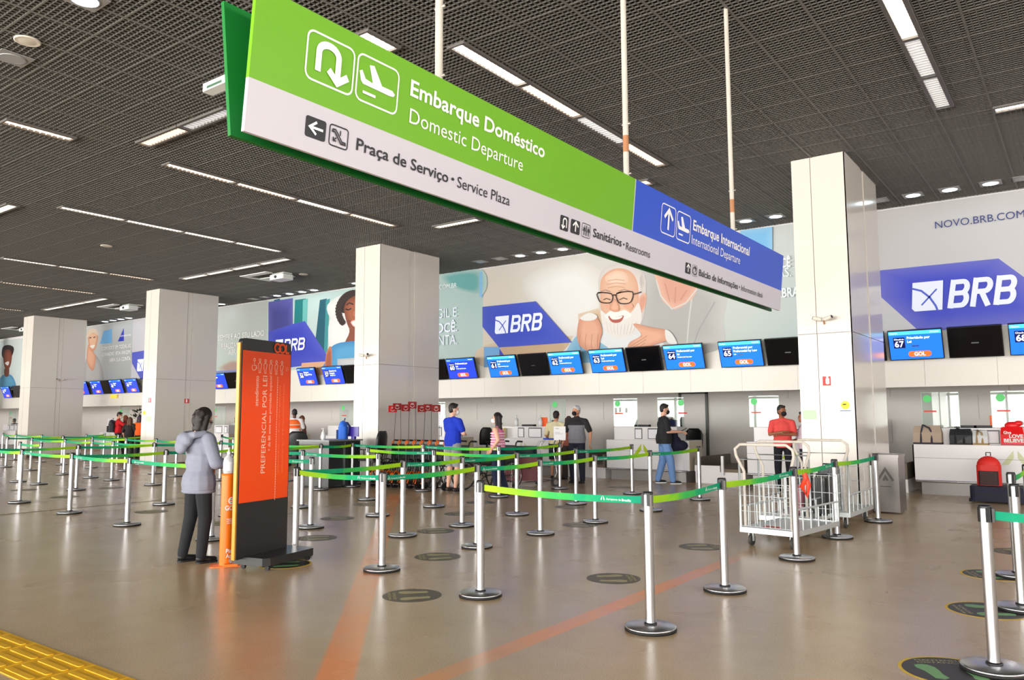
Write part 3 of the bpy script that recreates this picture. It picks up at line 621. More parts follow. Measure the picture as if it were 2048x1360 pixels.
# --- old woman banner and its blue neighbour
x0 = WP.hit(120, 700)[0]; x1 = WP.hit(264, 700)[0]
t, a = banner(x0, x1, 3.1, HC-.02, 'banner of the grey haired old woman with slogan, between the third and second pillars', ((212, 216, 214), (168, 172, 174), (182, 186, 188), (226, 226, 222)))
a.blob([(168, 770), (172, 720), (184, 706), (200, 722), (206, 766)], (190, 188, 188), (166, 164, 166)); a.blob([(176, 690), (184, 700), (192, 714), (186, 742), (174, 724)], (236, 178, 146), (216, 150, 120))
a.blob([(176, 678), (178, 664), (188, 660), (196, 668), (194, 688), (188, 702), (180, 698)], (240, 190, 156), (214, 146, 110)); a.blob([(174, 676), (176, 662), (188, 657), (197, 664), (196, 672), (186, 665)], (228, 206, 184)); a.blob([(180, 692), (190, 690), (186, 697)], (250, 246, 240)); a.line([(179, 676), (183, 675)], .05, (90, 60, 50)); a.line([(187, 675), (191, 674)], .05, (90, 60, 50))
a.blob([(208, 662), (224, 658), (224, 686), (200, 688)], (118, 184, 238), sm=False); a.blob([(248, 656), (248, 682), (236, 683)], (52, 66, 190), sm=False)
a.build('printed_sheet', t)
for s, p0, p1, c in (('COM VOCÊ EM TODAS AS', (205, 701), (263, 695), 7), ('JORNADAS. BOA VIAGEM.', (205, 713), (263, 707), 7), ('ABRA SUA CONTA.', (220, 724), (263, 720), 7), ('NOVO.BRB.COM.BR', (242, 674), (263, 671.5), 3)): letter_px(WP, s, p0, p1, c, WHITE, t, off=.03, bold=.02)
t, a = banner(x1, px_, 3.1, HC-.02, 'grey banner with a blue BRB arrow touching the second pillar', ((196, 196, 206), (206, 206, 214), (204, 204, 212), (196, 194, 200)))
a.blob([(264, 705), (330, 694), (330, 760), (281, 758), (264, 726)], (84, 92, 196), sm=False); a.build('printed_sheet', t); brb(t, None, (276, 719), (330, 713), (275, 743))
# --- farthest banner
x2 = WP.hit(-60, 700)[0]
t, a = banner(x2, x0, 3.1, 5.5, 'farthest banner of the smiling dark haired woman in blue, beside the third pillar', ((208, 220, 222), (206, 222, 220), (204, 220, 218), (220, 222, 222)))
a.blob([(4, 712), (6, 694), (18, 690), (28, 696), (24, 712), (14, 720)], (50, 30, 32)); a.blob([(7, 712), (10, 700), (20, 700), (24, 712), (20, 734), (12, 738), (8, 728)], (150, 84, 62), (116, 60, 46)); a.blob([(10, 726), (18, 723), (16, 731)], (248, 240, 236)); a.blob([(-8, 776), (2, 754), (14, 748), (26, 754), (30, 776)], (98, 166, 204), (76, 146, 190)); a.blob([(9, 738), (18, 736), (17, 752), (10, 752)], (120, 64, 48))
a.build('printed_sheet', t)
# ================================================================== check-in screens
CAS = mat('monitor_casing', (18, 18, 22), .35); OFFS = mat('screen_off', (10, 10, 14), .12); SCB = mat('screen_blue', (30, 104, 232), .25, emit=.75); SCB2 = mat('screen_deep_blue', (36, 62, 205), .25, emit=.75); SCL = mat('screen_sky_blue', (70, 176, 250), .25, emit=.8)
SNV = mat('screen_navy', (12, 20, 86), .3, emit=.25); SWT = mat('screen_white', (240, 246, 255), .3, emit=1.); SOR = mat('screen_orange', (250, 96, 40), .3, emit=.8)
def monitor(X, ctr_z, label, num=None, l1='', l2='', l3='', blue=SCB, grp='check-in screens', w=1.04):
    h = .585; tl = math.radians(20)
    t = thing('check_in_screen', label, 'screen', (X, YW-.26, ctr_z), 0, grp)
    pl = Plane((-w/2, 0, -h/2*math.cos(tl)+0), (1, 0, 0), (0, -math.sin(tl), math.cos(tl))); pl.o = Vector((-w/2, h/2*math.sin(tl), -h/2*math.cos(tl)))
    slab(pl, 0, w, 0, h, .06, 'casing', CAS, t)
    slab(pl, .015, w-.015, .015, h-.015, .004, 'screen', blue if num else OFFS, t, .003)
    MB().box(-.06, .06, .0, .25, -.03, .03).box(-.1, .1, .2, .258, -.12, .12).build('wall_bracket', CAS, t)
    if num:
        slab(pl, .015, w-.015, h-.085, h-.015, .002, 'screen_header', SCL if blue is SCB else SCB, t, .0045)
        slab(pl, .09, .29, .24, .45, .002, 'number_box', SNV, t, .005)
        letter(pl, 'Check-in', .105, .40, .03, .17, SWT, t, off=.007, bold=.01); letter(pl, num, .11, .265, .11, .16, SWT, t, off=.007, bold=.02)
        letter(pl, 'Check-in', .04, h-.065, .03, .13, SWT, t, off=.007); letter(pl, 'Aeroporto', w-.2, h-.06, .03, .15, SWT, t, off=.007)
        for s, y, c, k in ((l1, .415, .045, .022), (l2, .34, .045, .022), (l3, .28, .03, .008)):
            if s: letter(pl, s, .33, y, c, None, SWT, t, off=.007, bold=k)
        flat(pl, rrect(.33, .06, .72, .17, .05), .006, SOR, t, 'logo_plate'); letter(pl, 'GOL', .43, .08, .07, .19, SWT, t, off=.008, bold=.02)
    return t
def mon_px(tl, br, *a, **k):
    q0, q1 = aty(*tl, YW-.26), aty(*br, YW-.26); k.setdefault('w', max(.7, min(1.12, q1.x-q0.x))); monitor((q0.x+q1.x)/2, 2.84, *a, **k)
PL, BL = 'Preferencial por', 'Preferential by Law'
for tl, br, lb, n, a, b_, c, col in (
    ((895, 720), (951, 755), 'blue screen showing sixty beside the flag pillar', '60', PL, 'Lei', BL, SCB2), ((977, 714), (1034, 753), 'blue screen showing sixty-one', '61', PL, 'Lei', BL, SCB), ((1098, 707), (1163, 748), 'blue screen showing sixty-two', '62', PL, 'Lei', BL, SCB),
    ((1180, 702), (1249, 744), 'blue screen showing sixty-three', '63', PL, 'Lei', BL, SCB), ((1328, 691), (1408, 739), 'blue screen showing sixty-four', '64', PL, 'lei', BL, SCB), ((1438, 684), (1526, 734), 'blue screen showing sixty-five', '65', PL, BL, 'Lei', SCB),
    ((1776, 662), (1888, 719), 'blue screen showing sixty-seven beside the counter pillar', '67', 'Prioridade por', 'Lei', '', SCB), ((2016, 652), (2132, 706), 'blue screen showing sixty-eight at the edge of the view', '68', 'Prioridade por', 'Lei', '', SCB),
    ((597, 741), (632, 771), 'blue screen showing fifty-six beside the totem', '56', 'Bagagem', 'Baggage Drop', '', SCB2), ((647, 737), (686, 769), 'blue screen showing fifty-seven', '57', 'Depósito de', 'Bagagem', 'Baggage Drop', SCB2), ((420, 750), (452, 779), 'blue screen showing fifty-four, half hidden by the second pillar', '54', 'Bagagem', 'Lei', '', SCB2),
    ((151, 770), (175, 790), 'blue screen half hidden by the third pillar', '46', 'Bagagem', 'Drop', '', SCB2), ((183, 766), (203, 788), 'blue screen second from the third pillar', '47', 'Bagagem', 'Drop', '', SCB2), ((221, 764), (244, 786), 'blue screen above the embracing group', '48', 'Bagagem', 'Drop', '', SCB2), ((252, 762), (275, 784), 'blue screen closest to the second pillar, over the orange shirt', '49', 'Bagagem', 'Drop', '', SCB2), ((5, 778), (20, 795), 'farthest blue screen at the end of the hall', '42', 'Bagagem', 'Drop', '', SCB2)):
    mon_px(tl, br, lb, n, a, b_, c, col)
for tl, br, lb in (((1039, 710), (1094, 751), 'black switched-off screen between sixty-one and sixty-two'), ((1254, 697), (1322, 742), 'black switched-off screen between sixty-three and sixty-four'), ((1531, 680), (1622, 730), 'black switched-off screen between sixty-five and the counter pillar'), ((1894, 655), (2008, 712), 'black switched-off screen between sixty-seven and sixty-eight'), ((846, 722), (891, 757), 'black switched-off screen between the flag pillar and sixty'), ((690, 735), (731, 766), 'black switched-off screen between fifty-seven and the flag pillar'), ((455, 748), (488, 777), 'black switched-off screen beside the second pillar and the totem'), ((204, 766), (219, 787), 'small black screen over the man with the backpack'), ((1690, 673), (1772, 724), 'black switched-off screen mostly behind the counter pillar'), ((28, 776), (44, 794), 'far black screen beside the third pillar')):
    mon_px(tl, br, lb, grp='switched-off screens')
# ================================================================== counters
CW = mat('counter_white', (232, 230, 232), .3); CB = mat('counter_base_steel', (150, 146, 144), .35, .35); CE = mat('counter_end_cream', (222, 212, 190), .4); LG = mat('logo_lime', (176, 200, 24), .5); LG2 = mat('logo_pale_olive', (206, 212, 170), .5); PAP = mat('paper_white', (240, 240, 244), .6); PBK = mat('frame_grey', (96, 96, 100), .4); RAIL = mat('rail_steel', (196, 196, 198), .25, .9)
Y0 = 17.0
def counter(x0, x1, label, lime=LG, notices=True):
    t = thing('check_in_counter', label, 'counter', (x0, Y0, 0)); L = x1-x0
    pl = Plane((0, 0, 0), (1, 0, 0), (0, 0, 1))
    MB().box(.0, L, 0, .75, .26, .95).build('front_box', CW, t); MB().box(.1, L-.1, .03, .03+.6, 0, .26).build('base', CB, t)
    MB().box(.08, L-.4, .25, .75, .95, 1.26).build('riser', CW, t); MB().box(.0, L, -.004, 0, .69, .695).build('panel_joint', PBK, t)
    MB().box(L-.02, L+.005, .01, .74, .27, .94).build('end_panel', CE, t); MB().cyl((.02, -.05, .255), (L-.02, -.05, .255), .022).build('bumper_rail', RAIL, t)
    for sg_ in (-1, 1): flat(pl, [(L*.45+sg_*.03, .86), (L*.45+sg_*.23, .60), (L*.45+sg_*.12, .60), (L*.45+sg_*.03, .72)], .003, lime, t, 'emblem')
    if notices:
        pr = Plane((0, .25, 0), (1, 0, 0), (0, 0, 1))
        for a, w in ((.65, .2), (1.0, .42), (1.55, .2)):
            if a+w < L-.42: slab(pr, a, a+w, .97, 1.23, .01, 'notice_frame', PBK, t, .012); slab(pr, a+.02, a+w-.02, .985, 1.2, .002, 'notice_sheet', PAP, t, .0145)
    return t
counter(-9.6, -7.45, 'white check-in counter with lime emblem behind the man in black T-shirt'); counter(-6.1, -3.95, 'white check-in counter behind the man in the coral shirt'); counter(-2.8, .9, 'white counter with tote bags on it, right of the steel bin'.replace('right of', 'beyond'), LG2)
counter(-13.1, -10.9, 'white check-in counter behind the blue handled trolley', LG2); counter(-16.6, -14.4, 'white check-in counter behind the man in the royal blue shirt', LG2, True)
for x, lb in ((-20.2, 'white counter by the man in the orange vest'), (-23.8, 'white counter just past the totem edge'), (-27.4, 'white counter with paper notices behind the grey hoodie woman'), (-31.0, 'white counter beside the man in orange at the second pillar'), (-34.6, 'white counter beside the man with the backpack'), (-45.2, 'far white counter by the man in navy, end of the hall')): counter(x, x+2.2, lb)
# baggage conveyors between counters
BLT = mat('conveyor_belt', (120, 104, 88), .6); CSD = mat('conveyor_side', (112, 102, 92), .4, .3)
for x0, x1, lb in ((-7.35, -6.2, 'baggage conveyor beside the man in black T-shirt'), (-10.85, -9.7, 'baggage conveyor behind the grey haired man'), (-3.9, -2.95, 'baggage conveyor half hidden by the counter pillar')):
    t = thing('baggage_conveyor', lb, 'conveyor', (x0, Y0, 0)); L = x1-x0
    MB().box(0, L, .1, 2.15, 0, .26).build('base', CW, t); MB().box(.06, L-.06, .1, 2.15, .26, .33).build('belt', BLT, t)
    MB().box(0, .06, .08, 2.15, .26, .58).build('side_panel', CSD, t); MB().box(L-.06, L, .08, 2.15, .26, .58).build('side_panel', CSD, t); MB().box(0, L*.52, .06, .1, .26, .4).build('front_plate', CW, t); MB().box(L*.55, L*.6, .04, .1, .2, .62).build('post', CW, t)
MB2 = MB().box(XL, XR, 19.2, 20.0, 0, .3).build('baggage_belt', BLT); tag(MB2, 'long low baggage collecting belt in front of the grey wall', 'conveyor')
# glass shields on the counters
GL = bpy.data.materials.new('shield_glass'); GL.use_nodes = True; nt = GL.node_tree; bb = nt.nodes['Principled BSDF']; out = nt.nodes['Material Output']
tr_ = nt.nodes.new('ShaderNodeBsdfTransparent'); tr_.inputs[0].default_value = (.9, .96, .94, 1); gl_ = nt.nodes.new('ShaderNodeBsdfGlossy'); gl_.inputs['Roughness'].default_value = .02; mx = nt.nodes.new('ShaderNodeMixShader'); mx.inputs[0].default_value = .055
nt.links.new(tr_.outputs[0], mx.inputs[1]); nt.links.new(gl_.outputs[0], mx.inputs[2]); nt.links.new(mx.outputs[0], out.inputs[0])
GE = mat('glass_edge', (176, 214, 196), .2); STK = mat('sticker_green', (90, 214, 120), .5); RST = mat('sticker_red', (226, 70, 56), .5)
def shield(x0, x1, z0, z1, label, Y=Y0+.3, st=.1):
    t = thing('glass_shield', label, 'glass shield', ((x0+x1)/2, Y, z0), 0, 'glass shields'); w = x1-x0; h = z1-z0; pl = Plane((-w/2, 0, 0), (1, 0, 0), (0, 0, 1))
    MB().box(-w/2, w/2, 0, .008, 0, h).build('pane', GL, t); MB().box(-w/2-.006, -w/2, 0, .008, 0, h).box(w/2, w/2+.006, 0, .008, 0, h).box(-w/2, w/2, 0, .008, h, h+.006).build('edge', GE, t)
    flat(pl, arc(st+.05, h-.12, .075, 0, 352, 16), .004, STK, t, 'sticker'); flat(pl, [(st-.02, .3), (st+.2, .3), (st+.2, .33), (st-.02, .33)], .004, RST, t, 'sticker_band')
for a, b_, lb, st in ((1227, 1274, 'glass shield on the lime emblem counter, far from the man in black', .06), (1315, 1367, 'glass shield directly behind the man in the black T-shirt', .55), (1498, 1557, 'glass shield behind the man in the coral shirt', .06), (1843, 1917, 'glass shield above the beige canvas bag', .05), (1982, 2062, 'glass shield above the red gift bag', .1), (1100, 1130, 'glass shield behind the man in the cream shirt', .1)):
    xa, xb = aty(a, 800, Y0+.3).x, aty(b_, 800, Y0+.3).x; shield(xa, xb, 1.27, 1.95, lb, st=st)
for x, lb in ((-19.6, 'glass shield above the orange vest'), (-16.5, 'glass shield above the blue backpack'), (-26.7, 'glass shield over the notice counter'), (-15.9, 'glass shield beside the flag pillar'), (-33.6, 'far glass shield over the backpack man'), (-44.6, 'farthest glass shield, end of the hall')): shield(x, x+.8, 1.27, 1.95, lb)
# small things on the counters
BOT = mat('bottle_clear', (226, 232, 234), .15, spec=.8); BCP = mat('pump_white', (244, 244, 244), .4); ORG = mat('card_orange', (252, 98, 24), .5); KEY = mat('keyboard_black', (26, 26, 28), .5)
def pump_bottle(loc, s, label):
    t = thing('sanitizer_bottle', label, 'bottle', loc, 0, 'sanitizer bottles')
    MB().lathe([(.032*s, 0), (.036*s, .004*s), (.036*s, .115*s), (.03*s, .135*s), (.012*s, .15*s)], 16).build('bottle_body', BOT, t); MB().lathe([(.014*s, .148*s), (.014*s, .165*s), (.005*s, .167*s), (.005*s, .19*s), (.012*s, .192*s), (.012*s, .2*s)], 12).cyl((0, 0, .196*s), (-.035*s, -.02*s, .192*s), .005*s).build('pump', BCP, t)
    MB().lathe([(.0365*s, .03*s), (.0365*s, .1*s)], 16).build('bottle_label', PAP, t)
for px, py, lb in ((1033, 846, 'pump bottle on the counter behind the striped top woman'), (1081, 847, 'pump bottle next to the orange card'), (1260, 848, 'pump bottle on the lime emblem counter'), (892, 846, 'pump bottle beside the royal blue shirt')):
    q = aty(px, 840, Y0+.45); pump_bottle((q.x, Y0+.45, 1.26), 1.5, lb)
for px, lb in ((1088, 'orange card standing on the counter behind the cream shirt man'), (1993, 'orange card standing behind the red gift bag'), (899, 'orange card hidden partly by the royal blue shirt')):
    q = aty(px, 840, Y0+.5); tag(MB().rbox(-.11, .11, -.012, .012, 0, .24, .01).build('display_card', ORG, None, (q.x, Y0+.5, 1.26)), lb, 'card', 'orange counter cards')
for px, lb in ((1058, 'black keyboard edge on the counter between the pump bottles'), (1285, 'black keyboard edge on the lime emblem counter'), (1932, 'black keyboard edge behind the dark tote bag'), (1970, 'black keyboard edge behind the white pouch')):
    q = aty(px, 848, Y0+.5); tag(MB().rbox(-.2, .2, -.07, .07, 0, .05, .02).build('keyboard', KEY, None, (q.x, Y0+.5, 1.26)), lb, 'keyboard', 'counter keyboards')
# ================================================================== signs on the pillars
def wall_sign(name, pl, a, b, w, h, m, label, cat, marks=()):
    t = thing(name, label, cat, pl.pt(a, b, 0)); q = Plane((0, 0, 0), pl.u, pl.v); slab(q, 0, w, 0, h, .004, 'plate', m, t, .0045)
    for f in marks: f(q, t)
    return t
PD = Plane((0, 12.63, 0), (1, 0, 0), (0, 0, 1)); RED = mat('sign_red', (222, 52, 44), .5); YEL = mat('sticker_yellow', (226, 214, 40), .5); GRY = mat('notice_grey', (206, 212, 218), .5); PGN = mat('notice_green', (190, 232, 182), .5)
ext = lambda q, t: (flat(q, rrect(.045, .02, .1, .12, .02), .006, PAP, t, 'extinguisher_symbol'), flat(q, [(.06, .12), (.085, .12), (.085, .14), (.05, .14)], .006, PAP, t, 'extinguisher_symbol'))
def px_sign(name, pl, tl, br, m, label, cat, marks=()):
    a0, b1 = pl.hit(*tl); a1, b0 = pl.hit(*br); return wall_sign(name, pl, a0, b0, a1-a0, b1-b0, m, label, cat, marks)
px_sign('extinguisher_sign', PD, (1645, 753), (1662, 771), RED, 'red fire extinguisher sign on the counter pillar', 'sign', (ext,))
px_sign('notice', PD, (1677, 798), (1703, 830), GRY, 'grey notice with a yellow disc on the counter pillar', 'notice', (lambda q, t: flat(q, arc(.095, .15, .062, 0, 350, 18), .006, YEL, t, 'yellow_disc'), lambda q, t: flat(q, [(.06, .15), (.11, .155), (.11, .17), (.06, .165)], .0075, DARK, t, 'print'), lambda q, t: flat(q, [(.02, .06), (.17, .06), (.17, .068), (.02, .068)], .006, NAVY, t, 'print')))
px_sign('notice', PD, (1605, 802), (1632, 838), PAP, 'white and pale green notice on the counter pillar', 'notice', (lambda q, t: slab(q, .0, .2, .0, .14, .002, 'green_field', PGN, t, .0065),))
PCs = Plane((0, 12.88, 0), (1, 0, 0), (0, 0, 1)); PBs = Plane((0, 13.2, 0), (1, 0, 0), (0, 0, 1)); PBx = Plane((-23.45, 0, 0), (0, 1, 0), (0, 0, 1)); PCx = Plane((-13.27, 0, 0), (0, 1, 0), (0, 0, 1))
px_sign('notice', PCs, (712, 804), (724, 823), GRY, 'small grey notice on the flag pillar', 'notice')
px_sign('extinguisher_sign', PBx, (369, 797.5), (377.5, 806.5), RED, 'red fire extinguisher sign on the second pillar above the hooded woman', 'sign', (ext,))
px_sign('extinguisher_sign', PBs, (297.5, 796), (302, 805), RED, 'small red extinguisher sign on the narrow face of the second pillar', 'sign', (ext,)); px_sign('notice', PBs, (294.5, 832), (302, 843), PGN, 'pale green notice on the narrow face of the second pillar', 'notice'); px_sign('notice', PBs, (286, 822), (291, 829), YEL, 'little yellow green sticker on the second pillar edge', 'notice')
px_sign('extinguisher_sign', PCx, (755, 806), (771, 817), RED, 'x', 'sign') if False else None
CAMW = mat('camera_housing', (214, 208, 196), .4)
def seccam(pl, px, py, label):
    a, b = pl.hit(px, py); t = thing('security_camera', label, 'security camera', pl.pt(a, b, 0)); q = Plane((0, 0, 0), pl.u, pl.v)
    bm_ = MB(); bm_.cyl(q.pt(0, 0, 0), q.pt(0, 0, .09), .018); bm_.build('bracket', CAMW, t)
    for s in (-1, 1): MB().cyl(q.pt(s*.03, .0, .09), q.pt(s*.14, .03, .13), .032, n=12).build('camera_body', CAMW, t); MB().cyl(q.pt(s*.14, .03, .13), q.pt(s*.146, .032, .132), .024, n=12).build('lens', DARK, t)
    MB().cyl(q.pt(0, -.07, .03), q.pt(0, 0, .05), .012).build('cable_gland', RUST, t)
seccam(PD, 1649, 640, 'twin security camera on the counter pillar'); seccam(PCs, 735, 712, 'twin security camera on the flag pillar'); seccam(Plane((-33.48, 0, 0), (0, 1, 0), (0, 0, 1)), 118, 760, 'small security camera on the third pillar')
# ================================================================== belt barrier posts
STL = bpy.data.materials.new('brushed_steel'); STL.use_nodes = True; bb = STL.node_tree.nodes['Principled BSDF']
bb.inputs['Base Color'].default_value = (.54, .54, .56, 1); bb.inputs['Metallic'].default_value = 1; bb.inputs['Roughness'].default_value = .3
RUB = mat('black_rubber', (14, 14, 16), .6); CAPM = mat('black_cap', (20, 20, 24), .4)
BM = bpy.data.materials.new('belt_webbing'); BM.use_nodes = True; nt = BM.node_tree; bb = nt.nodes['Principled BSDF']; bb.inputs['Roughness'].default_value = .6; bb.inputs['Specular IOR Level'].default_value = .2
uvn = nt.nodes.new('ShaderNodeUVMap'); spx = nt.nodes.new('ShaderNodeSeparateXYZ'); rp = nt.nodes.new('ShaderNodeValToRGB'); vor = nt.nodes.new('ShaderNodeTexVoronoi'); vor.inputs['Scale'].default_value = 5.; mx = nt.nodes.new('ShaderNodeMix'); mx.data_type = 'FLOAT'
mp = nt.nodes.new('ShaderNodeMapping'); mp.inputs['Scale'].default_value = (2.2, .6, 1)
nt.links.new(uvn.outputs[0], spx.inputs[0]); nt.links.new(uvn.outputs[0], mp.inputs[0]); nt.links.new(mp.outputs[0], vor.inputs['Vector'])
ad = nt.nodes.new('ShaderNodeMath'); ad.operation = 'MULTIPLY_ADD'; ad.inputs[1].default_value = .16; nt.links.new(vor.outputs['Color'], ad.inputs[0]); sb_ = nt.nodes.new('ShaderNodeMath'); sb_.operation = 'SUBTRACT'; sb_.inputs[1].default_value = .08
nt.links.new(spx.outputs[0], sb_.inputs[0]); nt.links.new(sb_.outputs[0], ad.inputs[2]); nt.links.new(ad.outputs[0], rp.inputs[0]); nt.links.new(rp.outputs[0], bb.inputs['Base Color'])
rp.color_ramp.elements[0].position = 0; rp.color_ramp.elements[0].color = (*lin((0, 142, 108)), 1); rp.color_ramp.elements[1].position = 1; rp.color_ramp.elements[1].color = (*lin((164, 206, 24)), 1)
for pos, c in ((.3, (16, 158, 108)), (.55, (58, 178, 80)), (.72, (128, 196, 36))): e = rp.color_ramp.elements.new(pos); e.color = (*lin(c), 1)
BLG = mat('belt_print', (226, 240, 234), .6)
PH = .965
pole_me = MB().cyl((0, 0, .03), (0, 0, .955), .034, n=24).mesh('pole'); pole_me.materials.append(STL)
base_me = MB().lathe([(.176, .016), (.18, .02), (.18, .03), (.17, .036), (.06, .042), (.0001, .043)], 40).mesh('base'); base_me.materials.append(STL)
rub_me = MB().lathe([(.172, 0), (.182, .003), (.182, .02), (.172, .021)], 40).mesh('rubber_foot'); rub_me.materials.append(RUB)
col_me = MB().lathe([(.046, .038), (.046, .05), (.036, .054)], 20).mesh('collar'); col_me.materials.append(CAPM)
cap_me = MB().lathe([(.036, .945), (.037, .955), (.034, .965), (.0001, .966)], 24).mesh('cap'); cap_me.materials.append(CAPM)
sl = MB()
for k in range(4):
    M = Matrix.Rotation(k*PI/2+.5, 4, 'Z'); sl.box(.026, .0375, -.012, .012, .865, .95, 0, M)
slot_me = sl.mesh('belt_slot'); slot_me.materials.append(CAPM)
POSTS = {}
def post(k, x, y, label, group=None):
    t = thing('barrier_post', label, 'barrier post', (x, y, 0), 0, group or 'belt barrier posts')
    for n, m in (('pole', pole_me), ('base', base_me), ('collar', col_me), ('cap', cap_me), ('belt_slot', slot_me)): link(n, m, t)
    link('rubber_foot', rub_me, list(t.children)[1] if False else t)
    POSTS[k] = t; return t
def belt(a, b, logo=False, sag=.02):
    """webbing drawn from the cassette of post a (teal, printed) to post b (lime)"""
    A, B = POSTS[a], POSTS[b]; p0 = A.location; p1 = B.location; d = (p1-p0); L = d.length; u = d/L; q0 = u*.037; Ln = L-.074
    n = 12; b_ = MB(); uvs = []
    for i in range(n+1):
        t = i/n; z = .905-sag*4*t*(1-t); p = q0+u*Ln*t
        for zz in (z-.026, z+.026): b_.v.append((p.x, p.y, zz)); uvs.append((t, zz*3, ))
    for i in range(n): b_.f.append((2*i, 2*i+2, 2*i+3, 2*i+1)); b_.m.append(0); b_.sm.append(False)
    me = b_.mesh('belt'); uv = me.uv_layers.new(name='UVMap')
    for lp in me.loops: uv.data[lp.index].uv = uvs[lp.vertex_index]
    me.materials.append(BM); o = link('belt', me, A)
    s = MB(); e = u*(L-.045); w = Vector((-u.y, u.x, 0))*.012
    for c in (q0, e): 
        c2 = c+u*.014; s.add([c-w+Vector((0, 0, .865)), c+w+Vector((0, 0, .865)), c2+w+Vector((0, 0, .865)), c2-w+Vector((0, 0, .865)), c-w+Vector((0, 0, .945)), c+w+Vector((0, 0, .945)), c2+w+Vector((0, 0, .945)), c2-w+Vector((0, 0, .945))], [(0, 3, 2, 1), (4, 5, 6, 7), (0, 1, 5, 4), (1, 2, 6, 5), (2, 3, 7, 6), (3, 0, 4, 7)])
    s.build('belt_clip', CAPM, o)
    if logo:
        # the side of the belt that looks to the camera carries the print
        v2 = Vector((-p0.x, -p0.y, 0)); nrm = Vector((u.y, -u.x, 0)); rd = u if nrm.dot(v2) > 0 else -u
        tq = .13 if L > 1.3 else .2; c = q0+u*Ln*tq; z = .905-sag*4*tq*(1-tq)
        pl = Plane(c-rd*.17+Vector((0, 0, z)), rd, Vector((0, 0, 1)))
        for sg_ in (-1, 1): flat(pl, [(.02+sg_*.004, .018), (.02+sg_*.02, -.014), (.02+sg_*.008, -.014)], .0025, BLG, o, 'emblem', th=.0005)
        letter(pl, 'Aeroporto de', .052, -.012, .016, .13, BLG, o, off=.0025); letter(pl, 'Brasília', .19, -.012, .016, .08, BLG, o, off=.0025, bold=.02)
PX = {'L1': (38.7, 1006), 'L2': (138.9, 1027), 'L3': (254, 1051), 'L4': (327.8, 1009.6), 'L5': (152, 980.6), 'L6': (77.9, 969), 'L7': (36, 964), 'L8': (60.6, 941), 'L9': (11.4, 934.6), 'L10': (80.9, 924.4), 'L11': (126.9, 949.5), 'L11b': (123, 929.6), 'L12': (181, 956), 'L13': (223.2, 961), 'L14': (234, 924.7), 'L15': (249.6, 942.5), 'L16': (282, 930.5), 'L17': (305.5, 970.6), 'L18': (310, 947.6), 'L19': (182, 935.8), 'L20': (170, 921), 'L21': (207, 918), 'L22': (351.5, 953), 'L23': (88, 911.7), 'L25': (3.5, 915), 'L26': (29, 920), 'W': (422, 1080), 'W2': (440, 961),
 'a': (590, 1112), 'b': (603.7, 1015), 'c': (621, 1056), 'd': (640, 980), 'e': (704, 974), 'f': (735, 1000), 'g': (755, 1032), 'h': (763.7, 1141), 'i': (805, 1072.5), 'k': (846, 982.5), 'l': (867.5, 1014), 'm': (924, 1052.5), 'n': (998, 994.5), 'o': (954, 1095), 'p': (961, 1192), 'q': (1081, 1068.7), 'r': (1034, 1030), 's': (1120, 978), 't': (1152.5, 1008.7), 'u': (1191, 1045), 'v': (1265, 988), 'w': (1302, 1022), 'x': (1400, 1000), 'y': (1301.5, 1260), 'z': (1450, 1182), 'aa': (1594, 1119), 'bb': (1675, 1076), 'cc': (1757, 1044), 'dd': (1989.7, 1342), 'ee': (2035, 1154), 'ff': (2045, 1220)}
